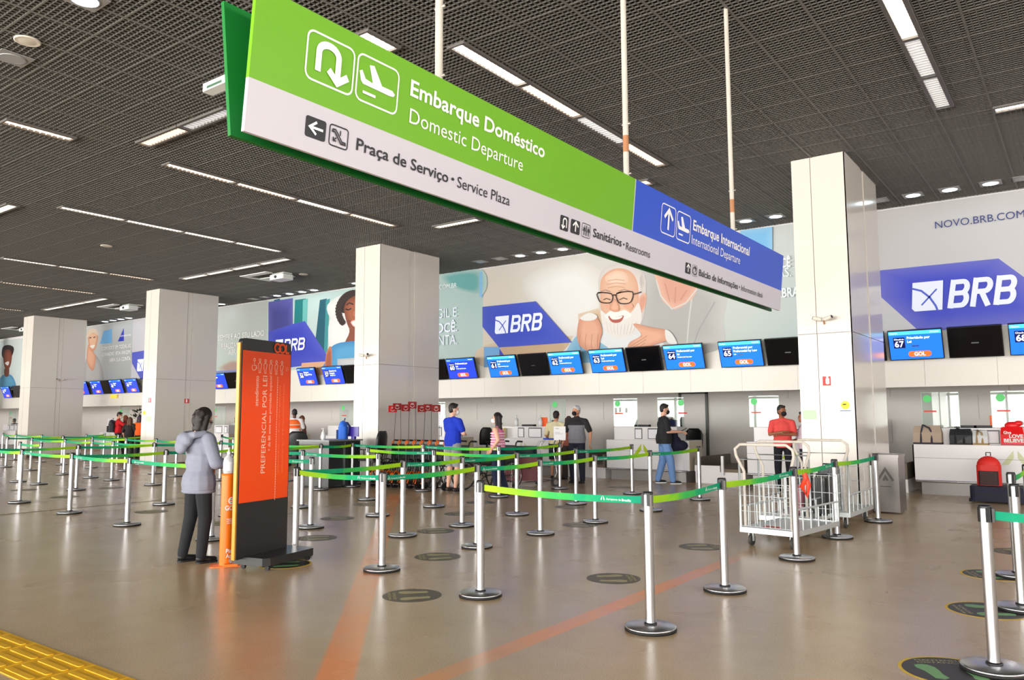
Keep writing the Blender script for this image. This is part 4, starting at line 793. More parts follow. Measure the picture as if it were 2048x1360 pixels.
LB = {'y': 'tall steel barrier post where the bright front belt turns into the dark cart side lane', 'z': 'steel barrier post between the belt corner post and the luggage carts', 'aa': 'steel barrier post standing just in front of the cage cart with the red tag', 'bb': 'steel barrier post beside the far side of the cage carts', 'cc': 'steel barrier post beside the steel bin and counter pillar', 'dd': 'big steel barrier post by the floor sticker reading mantenha distancia', 'ee': 'steel barrier post in front of the red backpack, upper of the edge pair', 'ff': 'steel barrier post at the edge, over the yellow ringed sticker',
 'p': 'steel barrier post where the long bright front belt starts, near the round sticker', 'o': 'steel barrier post directly behind the start of the bright front belt', 'q': 'steel barrier post in the middle lane, between the bright belt and the red suitcase', 'u': 'steel barrier post in line before the man in the grey polo shirt', 'w': 'steel barrier post just before the man in blue jeans', 'x': 'last steel barrier post of the lane ending beside the jeans man',
 'h': 'steel barrier post at the printed end of the belt beside the totem', 'a': 'steel barrier post touching the black totem foot', 'i': 'steel barrier post in front of the folded wheelchairs, behind the totem belt', 'm': 'steel barrier post in front of the man in royal blue', 'r': 'steel barrier post in front of the woman in the striped top', 't': 'steel barrier post with the grey haired man right behind it', 'v': 'steel barrier post in front of the lime counter emblem',
 'c': 'steel barrier post in front of the black cabinet, closest to the totem foot', 'g': 'steel barrier post between cabinet and wheelchairs, second nearest the totem', 'l': 'steel barrier post in front of the black wheelchair wheels', 'n': 'steel barrier post touching the striped top woman', 's': 'steel barrier post carrying the white paper sign', 'b': 'steel barrier post in front of the black office chair beside the totem', 'f': 'steel barrier post before the office chair with pale back', 'k': 'steel barrier post at the end of the folded wheelchair row', 'd': 'steel barrier post standing against the black cabinet corner', 'e': 'steel barrier post between the black cabinet and the second office chair',
 'W': 'steel barrier post half hidden by the hooded woman legs', 'W2': 'steel barrier post seen past the hooded woman hands', 'L3': 'steel barrier post of the front row closest to the hooded woman back', 'L2': 'front row barrier post second from the hooded woman', 'L1': 'front row barrier post third from the hooded woman', 'L4': 'barrier post just behind the front row at the hooded woman hip', 'L17': 'barrier post before the second pillar face, second behind the hooded woman', 'L18': 'barrier post before the second pillar, against its bright narrow face', 'L22': 'barrier post mostly hidden behind the hooded woman elbow', 'L5': 'barrier post directly behind the second front row post', 'L6': 'barrier post at the short lane turn behind the third front row post', 'L7': 'barrier post seen over the top of the third front row post', 'L13': 'barrier post in the open floor below the man with the backpack', 'L12': 'barrier post in the open floor below the dark plant', 'L15': 'barrier post below the embracing women', 'L16': 'barrier post before the second pillar corner, under the orange shirt'}
for k, (x, y) in PX.items():
    q = atz(x, y); post(k, q.x, q.y, LB.get(k, 'small steel barrier post in the distant queue lanes before the third pillar'), None if k in LB else 'distant barrier posts')
for k, x, y, lb in (('h1', -13.2, 9.2, 'barrier post glimpsed between the sanitizer bottle and the totem edge, middle one'), ('h2', -10.86, 7.4, 'barrier post glimpsed between the sanitizer bottle and the totem edge, foremost'), ('h3', -20.8, 14.2, 'barrier post glimpsed between the sanitizer bottle and the totem edge, farthest'), ('h4', -23.8, 15.8, 'small barrier post seen over the hooded woman hands'), ('h5', -15.2, 11.2, 'barrier post behind the totem'), ('e1', 1.1, 5.5, 'barrier post beside the edge of the hall'), ('e2', -17.5, 6.5, 'barrier post at the front row end'), ('e3', -.6, 10.3, 'barrier post behind the red backpack lane')):
    post(k, x, y, lb)
for a, b, lg in (('y', 'p', 1), ('h', 'a', 1), ('z', 'y', 1), ('aa', 'z', 1), ('bb', 'aa', 1), ('cc', 'bb', 0), ('h', 'o', 1), ('o', 'q', 1), ('q', 'u', 1), ('u', 'w', 1), ('w', 'x', 1), ('a', 'i', 0), ('i', 'm', 1), ('m', 'r', 1), ('r', 't', 1), ('t', 'v', 1), ('c', 'h2', 1), ('b', 'g', 1), ('b', 'h1', 0), ('l', 'f', 1), ('r', 'l', 0), ('e', 'k', 1), ('k', 'n', 1), ('n', 's', 0), ('d', 'e', 0), ('h1', 'd', 0), ('L4', 'h1', 0),
    ('L3', 'W', 1), ('L2', 'L3', 1), ('L1', 'L2', 1), ('e2', 'L1', 0), ('L2', 'L4', 0), ('L5', 'L17', 0), ('e2', 'L5', 0), ('L17', 'W2', 0), ('L7', 'L6', 0), ('L9', 'L11b', 0), ('L11b', 'L14', 0), ('L8', 'L19', 0), ('L19', 'L16', 0), ('L19', 'L15', 0), ('L15', 'L18', 0), ('L18', 'L22', 0), ('L22', 'W2', 0), ('W2', 'h5', 0), ('h5', 'd', 0), ('L8', 'L11', 0), ('L11', 'L12', 0), ('L12', 'L13', 0), ('L13', 'L17', 0), ('L10', 'L11b', 0), ('L20', 'L14', 0), ('L26', 'L10', 0), ('L25', 'L26', 0), ('L20', 'L21', 0), ('h4', 'h3', 0), ('dd', 'e1', 0), ('ee', 'e3', 0)):
    belt(a, b, lg)
# white paper sign on post s
s_ = POSTS['s'].location; u = Vector((.81, .585, 0)); v = Vector((0, 0, 1))
t = thing('paper_sign', 'white A4 paper sign standing on the barrier post before the grey haired man', 'sign', (s_.x, s_.y, .967)); t.location = (s_.x, s_.y, .967)
q = Plane((-.10*u.x, -.10*u.y, .05), u, v); slab(q, -.02, .23, 0, .29, .006, 'sheet_holder', PAP, t); MB().cyl((0, 0, 0), (0, 0, .06), .012).build('stem', CAPM, t)
letter(q, 'GOL', .02, .235, .022, .07, DARK, t, off=.003); letter(q, 'Embarque', .01, .16, .014, .1, NAVY, t, off=.003); letter(q, 'Preferencial', .01, .13, .014, .16, NAVY, t, off=.003)
# ================================================================== round distance stickers on the floor
STD = mat('sticker_dark', (92, 84, 66), .45); STN = mat('sticker_new', (48, 44, 42), .45); FTG = mat('footprint_green', (116, 168, 110), .5); FTO = mat('footprint_worn', (172, 164, 122), .5); RNG = mat('ring_yellow', (228, 190, 40), .5); TXT = mat('sticker_text', (206, 196, 140), .5)
FP = Plane((0, 0, 0), (1, 0, 0), (0, 1, 0))
def foot(cx, cy, s, a, flip=1):
    pts = [(0, .5), (.16*flip, .46), (.2*flip, .28), (.14*flip, .05), (.14*flip, -.2), (.15*flip, -.42), (0, -.5), (-.13*flip, -.42), (-.12*flip, -.2), (-.17*flip, .05), (-.19*flip, .28), (-.12*flip, .45)]
    ca, sa = math.cos(a), math.sin(a); return [(cx+s*(x*ca-y*sa), cy+s*(x*sa+y*ca)) for x, y in pts]
def sticker(px, py, r, ang, label, new=False):
    p = atz(px, py); t = thing('floor_sticker', label, 'floor sticker', (p.x, p.y, 0), ang, 'distance stickers')
    if new: MB().prism(arc(0, 0, r+.02, 0, 355, 40), .0008, .0016).build('ring', RNG, t)
    MB().prism(arc(0, 0, r, 0, 355, 40), .0008, .002).build('disc', STN if new else STD, t)
    for s in (-1, 1): flat(FP, foot(s*.11*r/.25, -.02, .26*r/.25, -s*.12, s), .003, FTG if new else FTO, t, 'footprint', th=.0006)
    letter(FP, 'MANTENHA', -.13*r/.25, .175*r/.25, .026, .26*r/.25, TXT, t, off=.003); letter(FP, 'DISTÂNCIA', -.13*r/.25, .135*r/.25, .026, .26*r/.25, TXT, t, off=.003)
for px, py, r, a, lb, nw in ((824, 1191, .25, 2.4, 'dark round floor sticker with footprints before the start of the bright belt', 0), (1227, 1157, .25, -.9, 'dark round floor sticker beside the belt corner post', 0), (875, 1113.5, .25, 2.4, 'worn round floor sticker right behind the largest one', 0), (871, 1062, .25, 2.4, 'worn round floor sticker in front of the folded wheelchairs lane', 0), (920, 1027.5, .25, 2.4, 'worn round floor sticker below the royal blue man', 0), (675, 1037, .25, 2.4, 'worn round floor sticker in front of the black cabinet', 0), (634, 1076, .25, 2.4, 'worn round floor sticker next to the totem post', 0), (1402, 1094, .25, -.9, 'round floor sticker just before the post next to the carts', 0), (1160, 1050, .25, -.9, 'worn round floor sticker touching the post before the grey polo man', 0), (1139, 1014, .25, -.9, 'faint round floor sticker before the grey haired man', 0), (303, 1023.5, .25, 2.4, 'faint round floor sticker beside the front row post at the hooded woman', 0), (437, 1047, .25, 2.4, 'faint round floor sticker between the hooded woman knees and the dispenser', 0), (130, 994, .25, 2.4, 'faint round floor sticker beside the second front row post', 0), (48, 980, .25, 2.4, 'faint round floor sticker behind the third front row post', 0), (222, 976, .25, 2.4, 'very faint round floor sticker in the second lane', 0), (960, 1005, .25, 2.4, 'faint round floor sticker between royal blue man and striped top woman', 0), (735, 1009, .25, 2.4, 'faint round floor sticker before the office chair with pale back', 0), (1240, 975, .25, -.9, 'faint round floor sticker before the lime emblem counter', 0),
    (1905, 1343, .27, .5, 'dark floor sticker with yellow ring and green footprint by the big post', 1), (1975, 1221, .27, 2.0, 'yellow ringed floor sticker behind the big post', 1), (1990, 1150, .27, 2.0, 'yellow ringed floor sticker farther behind the big post', 1), (2040, 1104, .27, 2.0, 'worn round floor sticker at the edge before the red backpack', 0), (570, 1128, .25, 2.4, 'dark floor sticker half under the totem foot', 1)):
    sticker(px, py, r, a, lb, nw)
# ================================================================== orange totem
OR = mat('totem_orange', (255, 78, 4), .4); BK = mat('totem_black', (38, 37, 38), .35); OCH = mat('totem_edge_ochre', (222, 150, 40), .35); BASEM = mat('totem_base_black', (34, 34, 36), .3); PALE = mat('totem_print', (252, 214, 190), .5); ORL = mat('totem_orange_print', (255, 96, 24), .5)
TD = Vector((-.21, .978, 0)).normalized(); TN = Vector((TD.y, -TD.x, 0)); TO = Vector((-6.99, 4.82, 0))
TP = Plane(TO+TN*.1-TD*.03, TD, (0, 0, 1))
tt = thing('totem_sign', 'tall orange and black totem sign reading preferencial por lei beside the sanitizer dispenser', 'totem sign', TO+TN*.2+TD*.35)
bpy.context.view_layer.update(); _inv = tt.matrix_world.inverted()
def ont(o): o.matrix_parent_inverse = _inv; return o
w_ = .74; top = TP.hit(485, 675)[1]; ob = TP.hit(478, 1007)[1]; ot = TP.hit(487, 700)[1]
x0_ = TP.hit(474, 1060)[0]; x1_ = TP.hit(578, 900)[0]
r_ = .05
prof = [(x0_, .11), (x1_, .11)]+arc(x1_-r_, top-r_, r_, 0, 90, 5)+arc(x0_+r_, top-r_, r_, 90, 180, 5)
def tprism(pts, o0, o1, m, name):
    b = MB(); n = len(pts); b.add([TP.pt(x, y, o) for o in (o0, o1) for x, y in pts], [tuple(range(n-1, -1, -1)), tuple(range(n, 2*n))]+[(i, (i+1) % n, n+(i+1) % n, n+i) for i in range(n)]); return ont(b.build(name, m, tt))
tprism(prof, -.055, 0, BK, 'panel'); tprism([(x0_-.018, .11), (x0_, .11), (x0_, top-r_), (x0_-.018, top-r_)], -.05, -.012, OCH, 'edge_strip')
tprism([(x0_+.012, ob), (x1_-.012, ob), (x1_-.012, ot), (x0_+.012, ot)], 0, .004, OR, 'orange_field')
b = MB(); P4 = lambda n, t, z: TO+TN*n+TD*t+Vector((0, 0, z))
ba = [(0, 0), (.36, 0), (.41, .06), (.41, .72), (.36, .78), (0, .78)]; n = len(ba)
b.add([P4(*q, z) for z in (.055, .13) for q in ba], [tuple(range(n-1, -1, -1)), tuple(range(n, 2*n))]+[(i, (i+1) % n, n+(i+1) % n, n+i) for i in range(n)]); ont(b.build('base', BASEM, tt))
for q in ((.06, .07), (.35, .09), (.35, .7), (.06, .7)):
    c = P4(*q, .028); ont(MB().cyl(c-TD*.012, c+TD*.012, .027, n=12).box(c.x-.008, c.x+.008, c.y-.008, c.y+.008, .03, .06).build('caster', RUB, tt))
def tl(s, p0, p1, cap, m, bold=0., name='lettering'):
    """lettering that climbs the panel: p0 start (lower), p1 end (upper), cap = letter height in metres"""
    a0, b0 = TP.hit(*p0); a1, b1 = TP.hit(*p1); return ont(letter(TP, s, (a0+a1)/2, b0, cap, b1-b0, m, tt, off=.007, bold=bold, rot=True, name=name))
tl('PREFERENCIAL POR LEI', (528, 946), (534, 752), .062, PALE, .025); tl('atendimento', (515, 812), (517, 752), .05, PALE); tl('+ de 80 anos tem prioridade especial', (539, 902), (543, 752), .034, PALE)
tl('preferential by law / over 80 years old has special priority', (556, 944), (560, 770), .024, ORL := mat('totem_faint_print', (255, 140, 90), .5)); tl('preferencial por ley / + de 80 años tiene prioridad especial', (564, 944), (568, 768), .024, ORL)
a_, b_ = TP.hit(548, 1000); _, b2 = TP.hit(549, 752); nd = 50
dots = MB()
for k in range(nd):
    z = b_+(b2-b_)*k/nd; dots.add([TP.pt(a_+i, z+j, .006) for i, j in ((0, 0), (.008, 0), (.008, .018), (0, .018))], [(0, 1, 2, 3)])
ont(dots.build('dotted_line_print', PALE, tt))
a0, b0 = TP.hit(548, 706); a1, _ = TP.hit(580, 706); gm = mat('totem_logo', (250, 84, 20), .5)
ont(strokes(TP, [arc(a0+.05, b0+.055, .045, 50, 320, 10)+[(a0+.095, b0+.05), (a0+.06, b0+.05)], arc(a0+.125, b0+.055, .045, 0, 360, 14), [(a0+.185, b0+.1), (a0+.185, b0+.012), (a0+.235, b0+.012)]], .022, .006, gm, tt, 'logo_lettering'))
for k in range(7):
    px = 508+k*11.0; a, bq = TP.hit(px, 731+k*1.1); 
    if k == 6: ont(letter(TP, '80+', a-.03, bq-.03, .05, .06, ORL, tt, off=.006)); continue
    L = [arc(a, bq+.06, .014, 0, 360, 8)]
    if k == 0: L += [[(a, bq+.04), (a, bq), (a+.03, bq), (a+.035, bq-.035)], arc(a-.005, bq-.02, .03, 120, 380, 10)]
    else: L += [[(a-.02, bq-.03), (a-.024, bq+.02), (a, bq+.04), (a+.024, bq+.02), (a+.02-.004*k, bq-.03)], [(a-.012, bq-.03), (a-.01, bq-.07), (a+.01, bq-.07), (a+.012, bq-.03)]]
    ont(strokes(TP, L, .006, .006, PALE, tt, 'pictogram'))
# ================================================================== pedal sanitizer dispenser
dq = atz(451, 1131); DO = mat('dispenser_orange', (250, 118, 12), .35)
t = thing('sanitizer_dispenser', 'orange pedal sanitizer dispenser column between the hooded woman and the totem', 'dispenser', (dq.x, dq.y, 0), .95)
MB().rbox(-.15, .17, -.1, .12, 0, .008, .02).build('foot_plate', DO, t); MB().cyl((0, 0, .008), (0, 0, .93), .064, n=28).lathe([(.066, .9), (.068, .93), (.05, .935)], 28).build('column', DO, t)
MB().cyl((.115, 0, .01), (.115, 0, .62), .011).box(.05, .115, -.006, .006, .2, .22).build('pedal_rod', DO, t); MB().cyl((.115, 0, .62), (.115, 0, .97), .013).cyl((.115, 0, .96), (.02, 0, 1.0), .008).build('lift_rod', STL, t)
MB().box(-.01, .12, -.13, -.05, .012, .03).build('pedal', DO, t)
for a in (.2, 2.4): MB().cyl((.06*math.cos(a), .06*math.sin(a), .905), (.08*math.cos(a), .08*math.sin(a), .905), .014).build('clamp_screw', RUB, t)
# lettering wrapped on the column: bend flat text around it
cdir = math.atan2(-dq.y, -dq.x)-.95
def wrap(o, r=.069, a0=0.):
    for v in o.data.vertices:
        a = cdir+a0+v.co.x/r; v.co = Vector((r*math.cos(a), r*math.sin(a), v.co.z))
    return o
W0 = Plane((0, 0, 0), (1, 0, 0), (0, 0, 1))
for s, a, z, c, w in (('GOL', -.02, .565, .045, .11), ('Pise', .0, .135, .04, .085), ('Aqui', .0, .085, .04, .085), ('higienize', .0, .47, .012, .08), ('as mãos aqui', .0, .45, .012, .09), ('com o pé', .0, .43, .012, .07)): wrap(letter(W0, s, a, z, c, w, WHITE, t, off=0, bold=.015))
wrap(strokes(W0, [arc(.045, .66, .032, 0, 360, 16), [(.02, .67), (.07, .67)], [(.02, .65), (.07, .65)]], .012, 0, WHITE, t, 'emblem')); wrap(flat(W0, [(.03, .05), (.03, .07), (.085, .07), (.085, .05), (.058, .02)], 0, WHITE, t, 'arrow_print', th=.0))
pb = thing('sanitizer_bottle', 'clear pump bottle of sanitizer standing on the orange dispenser column', 'bottle', (dq.x, dq.y, .935), 0, None)
MB().lathe([(.045, 0), (.052, .008), (.052, .13), (.046, .16), (.02, .185), (.017, .2)], 24).build('bottle_body', mat('bottle_pale', (222, 222, 226), .12, alpha=.75), pb); MB().lathe([(.02, .198), (.02, .225), (.007, .228), (.007, .25), (.016, .252), (.016, .265)], 14).cyl((0, 0, .258), (-.05, -.01, .25), .007).build('pump', BCP, pb)
lbm = MB().lathe([(.0528, .03), (.0528, .12)], 24).build('bottle_label', PAP, pb)
# ================================================================== luggage cage carts
CGM = mat('cart_galvanised', (206, 212, 214), .35, .5); CGP = mat('cart_chipped_paint', (206, 198, 188), .6, noise=.25, nscale=40); WHL = mat('wheel_grey', (62, 62, 60), .6)
def cart(x, y, rz, label, deck=True):
    t = thing('luggage_cage_cart', label, 'luggage cart', (x, y, 0), rz, 'luggage cage carts'); w, d = .33, .62
    MB().box(-w, w, -d, d, .17, .2).build('platform', CGM, t)
    MB().box(-w-.012, w+.012, -d-.012, -d, .155, .215).box(-w-.012, w+.012, d, d+.012, .155, .215).box(-w-.012, -w, -d, d, .155, .215).box(w, w+.012, -d, d, .155, .215).build('platform_rim', CGM, t)
    for sx_ in (-1, 1):
        for sy in (-1, 1):
            MB().cyl((sx_*(w-.08)-.016, sy*(d-.1), .065), (sx_*(w-.08)+.016, sy*(d-.1), .065), .065, n=18).build('wheel', WHL, t)
            MB().box(sx_*(w-.08)-.03, sx_*(w-.08)-.02, sy*(d-.1)-.02, sy*(d-.1)+.02, .05, .16).box(sx_*(w-.08)+.02, sx_*(w-.08)+.03, sy*(d-.1)-.02, sy*(d-.1)+.02, .05, .16).box(sx_*(w-.08)-.03, sx_*(w-.08)+.03, sy*(d-.1)-.03, sy*(d-.1)+.03, .145, .157).build('wheel_fork', CGM, t)
    MB().tube([(-w, -d, .2), (-w, -d, 1.0), (w, -d, 1.0), (w, -d, .2)], .016).build('front_frame', CGM, t)
    wr = MB()
    for k in range(1, 11): wr.cyl((-w+k*2*w/11, -d, .23), (-w+k*2*w/11, -d, .72), .0035, n=5)
    for z in (.23, .4, .58, .72): wr.cyl((-w, -d, z), (w, -d, z), .0045, n=5)
    wr.build('front_wire_grid', CGM, t)
    for s in (-1, 1):
        MB().tube([(s*w, -d, .45), (s*w, d, .45)], .012).build('side_rail', CGM, t)
        for k in range(5): MB().cyl((s*w, -d+.2+k*.22, .2), (s*w, -d+.2+k*.22, .45), .01, n=6).build('side_picket', CGM, t)
        MB().tube([(s*w, d, .2), (s*w, d, .78)], .015).build('rear_post', CGM, t)
    wr = MB()
    for k in range(1, 7): wr.cyl((-w+k*2*w/7, d, .2), (-w+k*2*w/7, d, .76), .0035, n=5)
    for z in (.35, .55, .76): wr.cyl((-w, d, z), (w, d, z), .0045, n=5)
    wr.build('rear_wire_grid', CGM, t)
    r = .09; hp = [(-w+.05, -d+.02, .22), (-w+.05, -d+.02, .86), (-w-.02, -d-.03, 1.04), (-w-.02, -d-.05, 1.12), (-w+.05, -d-.06, 1.175), (w-.05, -d-.06, 1.175), (w+.02, -d-.05, 1.12), (w+.02, -d-.03, 1.04), (w-.05, -d+.02, .86), (w-.05, -d+.02, .22)]
    MB().tube(hp, .018).build('handle', CGP, t)
    return t
c1 = cart(-2.98, 9.72, -.12, 'galvanised luggage cage cart with a red tag, foremost of the carts'); cart(-3.2, 10.95, -.06, 'luggage cage cart holding suitcases, behind the foremost cart'); cart(-3.42, 12.05, .1, 'luggage cage cart parked against the counter pillar') if False else cart(-2.98, 11.85, -.02, 'luggage cage cart parked against the counter pillar')
tag(MB().tube([(-.0, 0, .25), (.02, 0, .2), (-.03, .0, .1), (.02, 0, .0), (.04, .02, .12), (0, .01, .24)], .028, n=8).build('red_tag', mat('tag_red', (236, 62, 30), .4), None, (-2.60, 9.02, .62)), 'red plastic bag tied to the corner of the foremost cage cart', 'tag')
tag(MB().rbox(-.1, .1, -.04, .04, 0, .004, .02).build('paper_scrap', mat('scrap_red', (206, 70, 60), .6), None, (-3.1, 9.4, .2025)), 'red paper scrap lying on the foremost cart platform', 'paper')
def suitcase(loc, w, d, h, m, label, rz=0., group=None, hard=True):
    t = thing('suitcase', label, 'suitcase', loc, rz, group)
    MB().rbox(-w/2, w/2, -d/2, d/2, .04, h, .05).build('shell', m, t); rb = MB()
    for k in range(4): x = -w/2+w*(k+.7)/4.4; rb.rbox(x-.012, x+.012, -d/2-.006, d/2+.006, .07, h-.04, .006)
    rb.build('shell_ribs', m, t)
    for s in (-1, 1): MB().cyl((s*(w/2-.06)-.012, 0, .022), (s*(w/2-.06)+.012, 0, .022), .022).build('wheel', RUB, t)
    MB().tube([(-.07, 0, h), (-.07, 0, h+.035), (.07, 0, h+.035), (.07, 0, h)], .01).build('carry_handle', RUB, t); return t
SKD = mat('case_dark', (34, 40, 48), .35); SPK2 = mat('bag_pink', (226, 140, 160), .5)
suitcase((-3.25, 11.3, .202), .2, .45, .55, SKD, 'dark suitcase standing in the second cage cart, closest to the camera', .2, 'suitcases in the cage cart'); suitcase((-2.98, 11.5, .202), .22, .5, .6, mat('case_grey', (60, 66, 74), .35), 'grey suitcase in the middle of the second cage cart', .1, 'suitcases in the cage cart'); suitcase((-2.9, 10.85, .202), .2, .34, .5, mat('case_black', (20, 22, 26), .3), 'black suitcase at the corner of the second cage cart', 0, 'suitcases in the cage cart')
tag(MB().ell((0, 0, .2), (.09, .14, .2)).build('pink_bag', SPK2, None, (-3.22, 10.82, .202)), 'pink bag squeezed between the suitcases of the second cart', 'bag')
# ================================================================== steel bin, cabinet, chairs
q = atz(1797, 1029); BINM = mat('bin_steel', (136, 132, 130), .3, .75); bt = thing('litter_bin', 'square stainless steel litter bin with mountain emblem beside the counter pillar', 'bin', (-2.62, 13.62, 0), 0)
MB().box(-.19, .19, -.26, .26, .02, .86).build('body', BINM, bt); MB().box(-.2, .2, -.27, -.05, .86, .9).box(-.2, .2, .2, .27, .86, .9).box(-.2, -.14, -.05, .2, .86, .9).box(.14, .2, -.05, .2, .86, .9).build('lid', BINM, bt); MB().box(-.14, .14, -.05, .2, .84, .862).build('opening', DARK, bt)
pl = Plane((0, -.262, 0), (1, 0, 0), (0, 0, 1)); e = strokes(pl, [[(-.11, .5), (0, .68), (.11, .5)], [(-.03, .5), (0, .56), (.03, .5)]], .035, .002, mat('emblem_dark', (84, 80, 78), .4), bt, 'emblem'); flat(pl, [(-.08, .405), (.08, .405), (.08, .418), (-.08, .418)], .002, mat('emblem_dark', (84, 80, 78), .4), bt, 'emblem_line')
KB = mat('cabinet_black', (52, 54, 56), .18); kt = thing('check_in_cabinet', 'glossy black check-in cabinet behind the barrier posts, carrying a pump bottle and blue backpack', 'cabinet', (-13.75, 11.85, 0))
MB().box(-.5, .5, -.45, .45, .03, 1.0).build('body', KB, kt); MB().box(-.54, .54, -.49, .49, 1.0, 1.03).build('top', mat('cabinet_top', (120, 120, 122), .3), kt); MB().box(.502, .506, -.004, .004, .05, .98).build('door_gap', mat('gap_grey', (126, 128, 128), .4), kt); MB().box(-.48, .48, -.43, .43, 0, .03).build('plinth', RUB, kt)
pump_bottle((-13.5, 11.45, 1.03), 1.25, 'pump bottle standing on the black cabinet')
BLB = mat('backpack_blue', (36, 110, 226), .6); BLD = mat('backpack_dark_blue', (18, 52, 120), .6)
def backpack(loc, rz, s, m, m2, label):
    t = thing('backpack', label, 'backpack', loc, rz); b = MB().rbox(-.16*s, .16*s, -.1*s, .1*s, 0, .3*s, .06*s).ell((0, 0, .3*s), (.158*s, .098*s, .14*s), None, 20, 10); b.build('main_compartment', m, t); MB().rbox(-.13*s, .13*s, -.145*s, -.09*s, .01*s, .22*s, .025*s).build('front_pocket', m2, t)
    for sg_ in (-1, 1): MB().tube([(sg_*.07*s, .08*s, .4*s), (sg_*.09*s, .15*s, .3*s), (sg_*.09*s, .14*s, .15*s), (sg_*.08*s, .09*s, .06*s)], .016*s).build('shoulder_strap', m2, t)
    MB().tube([(-.03*s, .03*s, .44*s), (-.03*s, .04*s, .49*s), (.03*s, .04*s, .49*s), (.03*s, .03*s, .44*s)], .008*s).build('grab_handle', m2, t); return t
backpack((-13.62, 12.12, 1.03), -.9, .95, BLB, BLD, 'bright blue backpack lying on the black cabinet')
tag(MB().box(-.16, .16, -.012, .012, .06, .28).box(-.05, .05, -.03, .03, 0, .06).build('laptop_screen', mat('screen_purple', (62, 44, 150), .3), None, (-13.36, 12.2, 1.03)), 'small dark purple screen beside the blue backpack', 'screen')
CHB = mat('chair_black', (20, 20, 22), .45); CHP = mat('chair_pale_shell', (196, 188, 176), .5)
def office_chair(x, y, rz, label, shell=CHB):
    t = thing('office_chair', label, 'office chair', (x, y, 0), rz, 'office chairs'); H = .55
    b = MB()
    for k in range(5): a = 2*PI*k/5; b.tube([(0, 0, .1), (.3*math.cos(a), .3*math.sin(a), .07)], [.025, .015])
    b.build('star_base', STL, t)
    for k in range(5): a = 2*PI*k/5; c = Vector((.3*math.cos(a), .3*math.sin(a), .03)); MB().cyl(c+Vector((-.02, 0, 0)), c+Vector((.02, 0, 0)), .03, n=10).build('caster', RUB, t)
    MB().cyl((0, 0, .1), (0, 0, H), .025).build('gas_post', CHB, t); MB().rbox(-.24, .24, -.23, .23, H, H+.08, .08).build('seat', CHB, t)
    pts = []; b = MB(); nx_, nz = 8, 9
    for o, f in ((0, 1), (.045, -1)):
        vs = [((i/nx_-.5)*.48*(1-.5*(j/nz)**7-.12*(1-j/nz)**3), -.24-.05*(1-(2*i/nx_-1)**2)-o-.05*j/nz, H+.14+.52*j/nz) for j in range(nz+1) for i in range(nx_+1)]
        b.add(vs, [((j*(nx_+1)+i), (j*(nx_+1)+i+1), ((j+1)*(nx_+1)+i+1), ((j+1)*(nx_+1)+i))[::f] for j in range(nz) for i in range(nx_)], 0, True)
    n2 = (nx_+1)*(nz+1); rim = [i for i in range(nx_+1)]+[(j*(nx_+1)+nx_) for j in range(1, nz+1)]+[nz*(nx_+1)+i for i in range(nx_-1, -1, -1)]+[j*(nx_+1) for j in range(nz-1, 0, -1)]
    for i in range(len(rim)): a, c = rim[i], rim[(i+1) % len(rim)]; b.f.append((a, n2+a, n2+c, c)); b.m.append(0); b.sm.append(False)
    o = b.build('backrest', CHB, t); 
    MB().tube([(0, -.05, H+.02), (0, -.3, H+.06), (0, -.34, H+.3)], .02).build('back_bar', CHB, t)
    for s in (-1, 1): MB().tube([(s*.22, 0, H+.04), (s*.28, 0, H+.08), (s*.28, 0, H+.24)], .014).rbox(s*.28-.03, s*.28+.03, -.12, .12, H+.24, H+.27, .02).build('armrest', CHB, t)
    return t
q = aty(612, 880, 12.2); office_chair(-14.75, 11.75, .9, 'black office chair between the totem and the black cabinet'); q = aty(740, 880, 12.5); office_chair(q.x, 12.5, 1.9, 'black office chair beside the cabinet, in front of the flag pillar')
